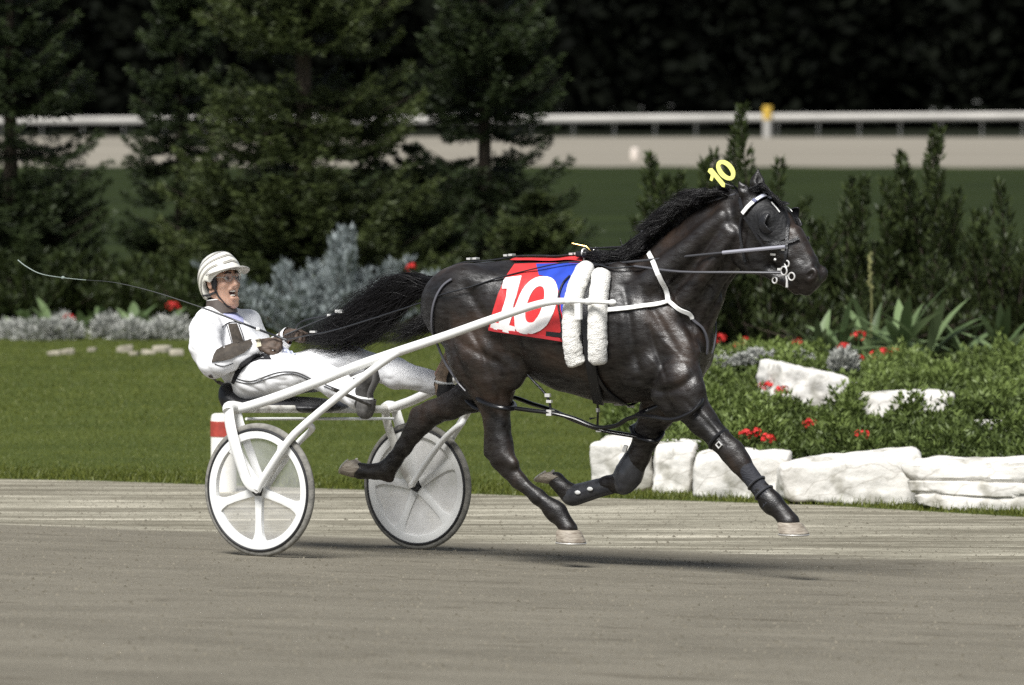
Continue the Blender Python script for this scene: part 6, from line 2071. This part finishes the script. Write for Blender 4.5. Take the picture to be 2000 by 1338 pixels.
m = MB(); patch(m, PS, C1([(470, 1118), (505, 1030), (545, 955), (600, 915), (660, 880), (760, 880), (800, 930), (700, 930), (620, 955), (560, 1010), (520, 1070), (490, 1130)]), .006, 4); m.build('belt_and_shade', dark_cloth, jacket)  # black waist strap plus the jacket's overlap shade, painted as one dark patch
m = MB(); strap(m, PS, C1([(290, 1050), (340, 1100), (400, 1130), (460, 1140)]), .02, .005, .003); m.build('hem', mat('brown_hem', (.10, .085, .08), .7), jacket)
m = MB()
piping([(510, 1085), (610, 1108), (690, 1090), (760, 1062), (830, 1040), (905, 1028), (1000, 1032), (1070, 1060), (1130, 1092)])
piping([(500, 1105), (610, 1128), (700, 1108), (770, 1082), (850, 1058), (920, 1046), (990, 1050), (1060, 1076), (1110, 1105)])
piping([(1235, 1130), (1300, 1158), (1388, 1190)]); piping([(1225, 1145), (1290, 1172), (1370, 1200)])
m.pieces('piping', mat('trouser_piping', (.012, .012, .014), .6), trousers)
# collar
m = MB(); cN = L(432, 600, 0) + np.array([-.004, 0, .010])
m.lathe([(.090, -.045), (.080, .0), (.074, .030), (.068, .032), (.066, -.03)], cN, (-.12, 0, 1), 28, closed=True); m.build('collar', mat('collar_brown', (.075, .06, .052), .6, var=.2), jacket)
m = MB(); m.torus(cN + np.array([-.003, 0, .031]), .071, .0042, (-.12, 0, 1), 28, 6); m.build('collar_edge', white_strap, jacket)

# ---- gloves with five fingers closed on the reins
def glove(w, d, up, thumb_side, name='glove'):
    """w: wrist, d: direction of the hand, up: back of the hand."""
    d = unit(np.array(d, float)); up = np.array(up, float); up -= d * (up @ d); up = unit(up); sd = np.cross(d, up)
    G_ = Sdf(w - .14, w + .20, .0036)
    pal = w + d * .055
    R = np.stack([d, sd, up], 1)
    G_.cone(w - d * .03, w + d * .02, .034, .033, .02)
    G_.ell(pal, (.052, .043, .020), .02, R=R)
    for k in range(4):
        o = (k - 1.5) * .021
        ln = (.034, .040, .038, .030)[k]
        a = w + d * (.092 - .004 * abs(k - 1.3)) + sd * o
        b = a + d * ln * .75 - up * ln * .45
        c = b - up * ln * .85 - d * ln * .35
        e = c - d * ln * .75 + up * ln * .05
        G_.chain([a, b, c, e], [.0115, .0108, .010, .009], .006)
    t0 = w + d * .035 + sd * thumb_side * .034
    t1 = t0 + d * .030 + sd * thumb_side * .018 - up * .012
    t2 = t1 + d * .026 - up * .022 - sd * thumb_side * .010
    G_.chain([t0, t1, t2], [.015, .0125, .0105], .008)
    V, Fq = G_.mesh(2, .4)
    g = mesh_obj(name, V, Fq.astype(np.int32), glove_m, person)
    return g, w, d, up, sd
dn = unit(L(548, 668, -.11) - wri[0])
g1, *_ = glove(wri[0] + dn * .01, dn, (0, -.75, .65), 1)
g2, *_ = glove(wri[1], unit(np.array([1, -.15, .25])), (0.1, .2, 1), -1)
m = MB()
pw = L(503, 667, -.19)
GS = Surf((np.array([v.co for v in g1.data.vertices]) + np.array(list(person['_base'])), [list(p.vertices) for p in g1.data.polygons]))
patch(m, GS, [(498, 663), (508, 661), (511, 676), (501, 678)], .004, 3, y=-.18); m.build('glove_tab', mat('cream_tab', (.72, .66, .50), .5), g1)
# white bundle of tape tucked at the waist
m = MB(); r = np.random.default_rng(5)
for i in range(16):
    a = L(556 + r.normal(0, 4), 684 + r.normal(0, 5), -.06 + r.normal(0, .015)); b = L(570 + r.normal(0, 4), 697 + r.normal(0, 4), -.05 + r.normal(0, .02))
    m.tube([a, .5 * (a + b) + r.normal(0, .006, 3), b], .006, 5)
m.build('rag', mat('pale_rag', (.60, .63, .75), .7, var=.3, scale=50), person)

# ---- shoes
shoe_near = mat('dark_shoe', (0.035, 0.033, 0.03), .6, var=.3, scale=40, bump=.3)
shoe_far = mat('brown_shoe', (0.34, 0.25, 0.18), .6, var=.3, scale=30)
for i, mt in ((0, shoe_near), (1, shoe_far)):
    A = L(709, 783, -.235) if i == 0 else L(864, 753, .225)
    dd = unit(np.array([.20, 0, 1.0])); so_ = np.array([.98, 0, -.2])
    Q = Sdf(A - .22, A + .30, .0055)
    heel = A + np.array([.01, 0, -.035]); ball = A + dd * .13 + so_ * .02; toe = A + dd * .185 + so_ * .015
    Q.chain([heel, A + dd * .05 + so_ * -.005, ball, toe], [.046, .042, .044, .030], .02, .88)
    Q.cone(A, A + unit(kne[i] - ank[i]) * .06, .044, .048, .02)
    V, Fq = Q.mesh(2)
    s = mesh_obj('shoe', V, Fq.astype(np.int32), mt, person)
    m = MB(); off = so_ * .040
    m.tube([heel + off + dd * -.01, A + dd * .05 + off * .9, ball + off, toe + off * .7], [.030, .028, .034, .02], 10, flat=.35, updir=so_)
    m.build('sole', mat('grey_sole', (.15, .145, .14), .7) if i == 0 else black_rub, s)
    m = MB(); c_ = A + dd * .02; m.torus(c_, .047, .009, dd, 20, 6); m.build('shoe_band', white_strap, s)

# ---- whip
wp_ = [L(560, 664, -.10), L(535, 655, -.13), L(503, 643, -.20), L(470, 630, -.26), L(430, 614, -.27), L(395, 601, -.28), L(300, 570, -.30), L(224, 552, -.32), L(168, 547, -.33), L(123, 542.5, -.34), L(80, 535, -.35), L(52, 521, -.36), L(35, 508, -.36)]
wc = catmull(np.array(wp_), 5)
whip = frame_empty('whip', 'long thin driving whip held over the shoulder of the driver, tip out to the left', 'whip', wp_[2])
k0 = 5 * 5; k1 = 8 * 5
m = MB(); m.tube(wc[:k0 + 1], np.linspace(.0068, .0050, k0 + 1), 8); m.build('handle', rein_m, whip)
m = MB(); m.tube(wc[k0:k1 + 1], np.linspace(.0036, .0018, k1 - k0 + 1), 6); m.build('shaft', mat('whip_dark', (.012, .016, .014), .5), whip)
m = MB(); m.tube(wc[k1:], np.linspace(.0020, .0030, len(wc) - k1), 6); m.ball(wp_[9], .009, 8, 6, (1.4, 1, 1)); m.build('lash', mat('whip_pale', (.22, .27, .24), .5), whip)
m = MB(); m.ball(wp_[2], .011, 10, 8, (1.4, 1, 1)); m.build('grip_ring', white_strap, whip)
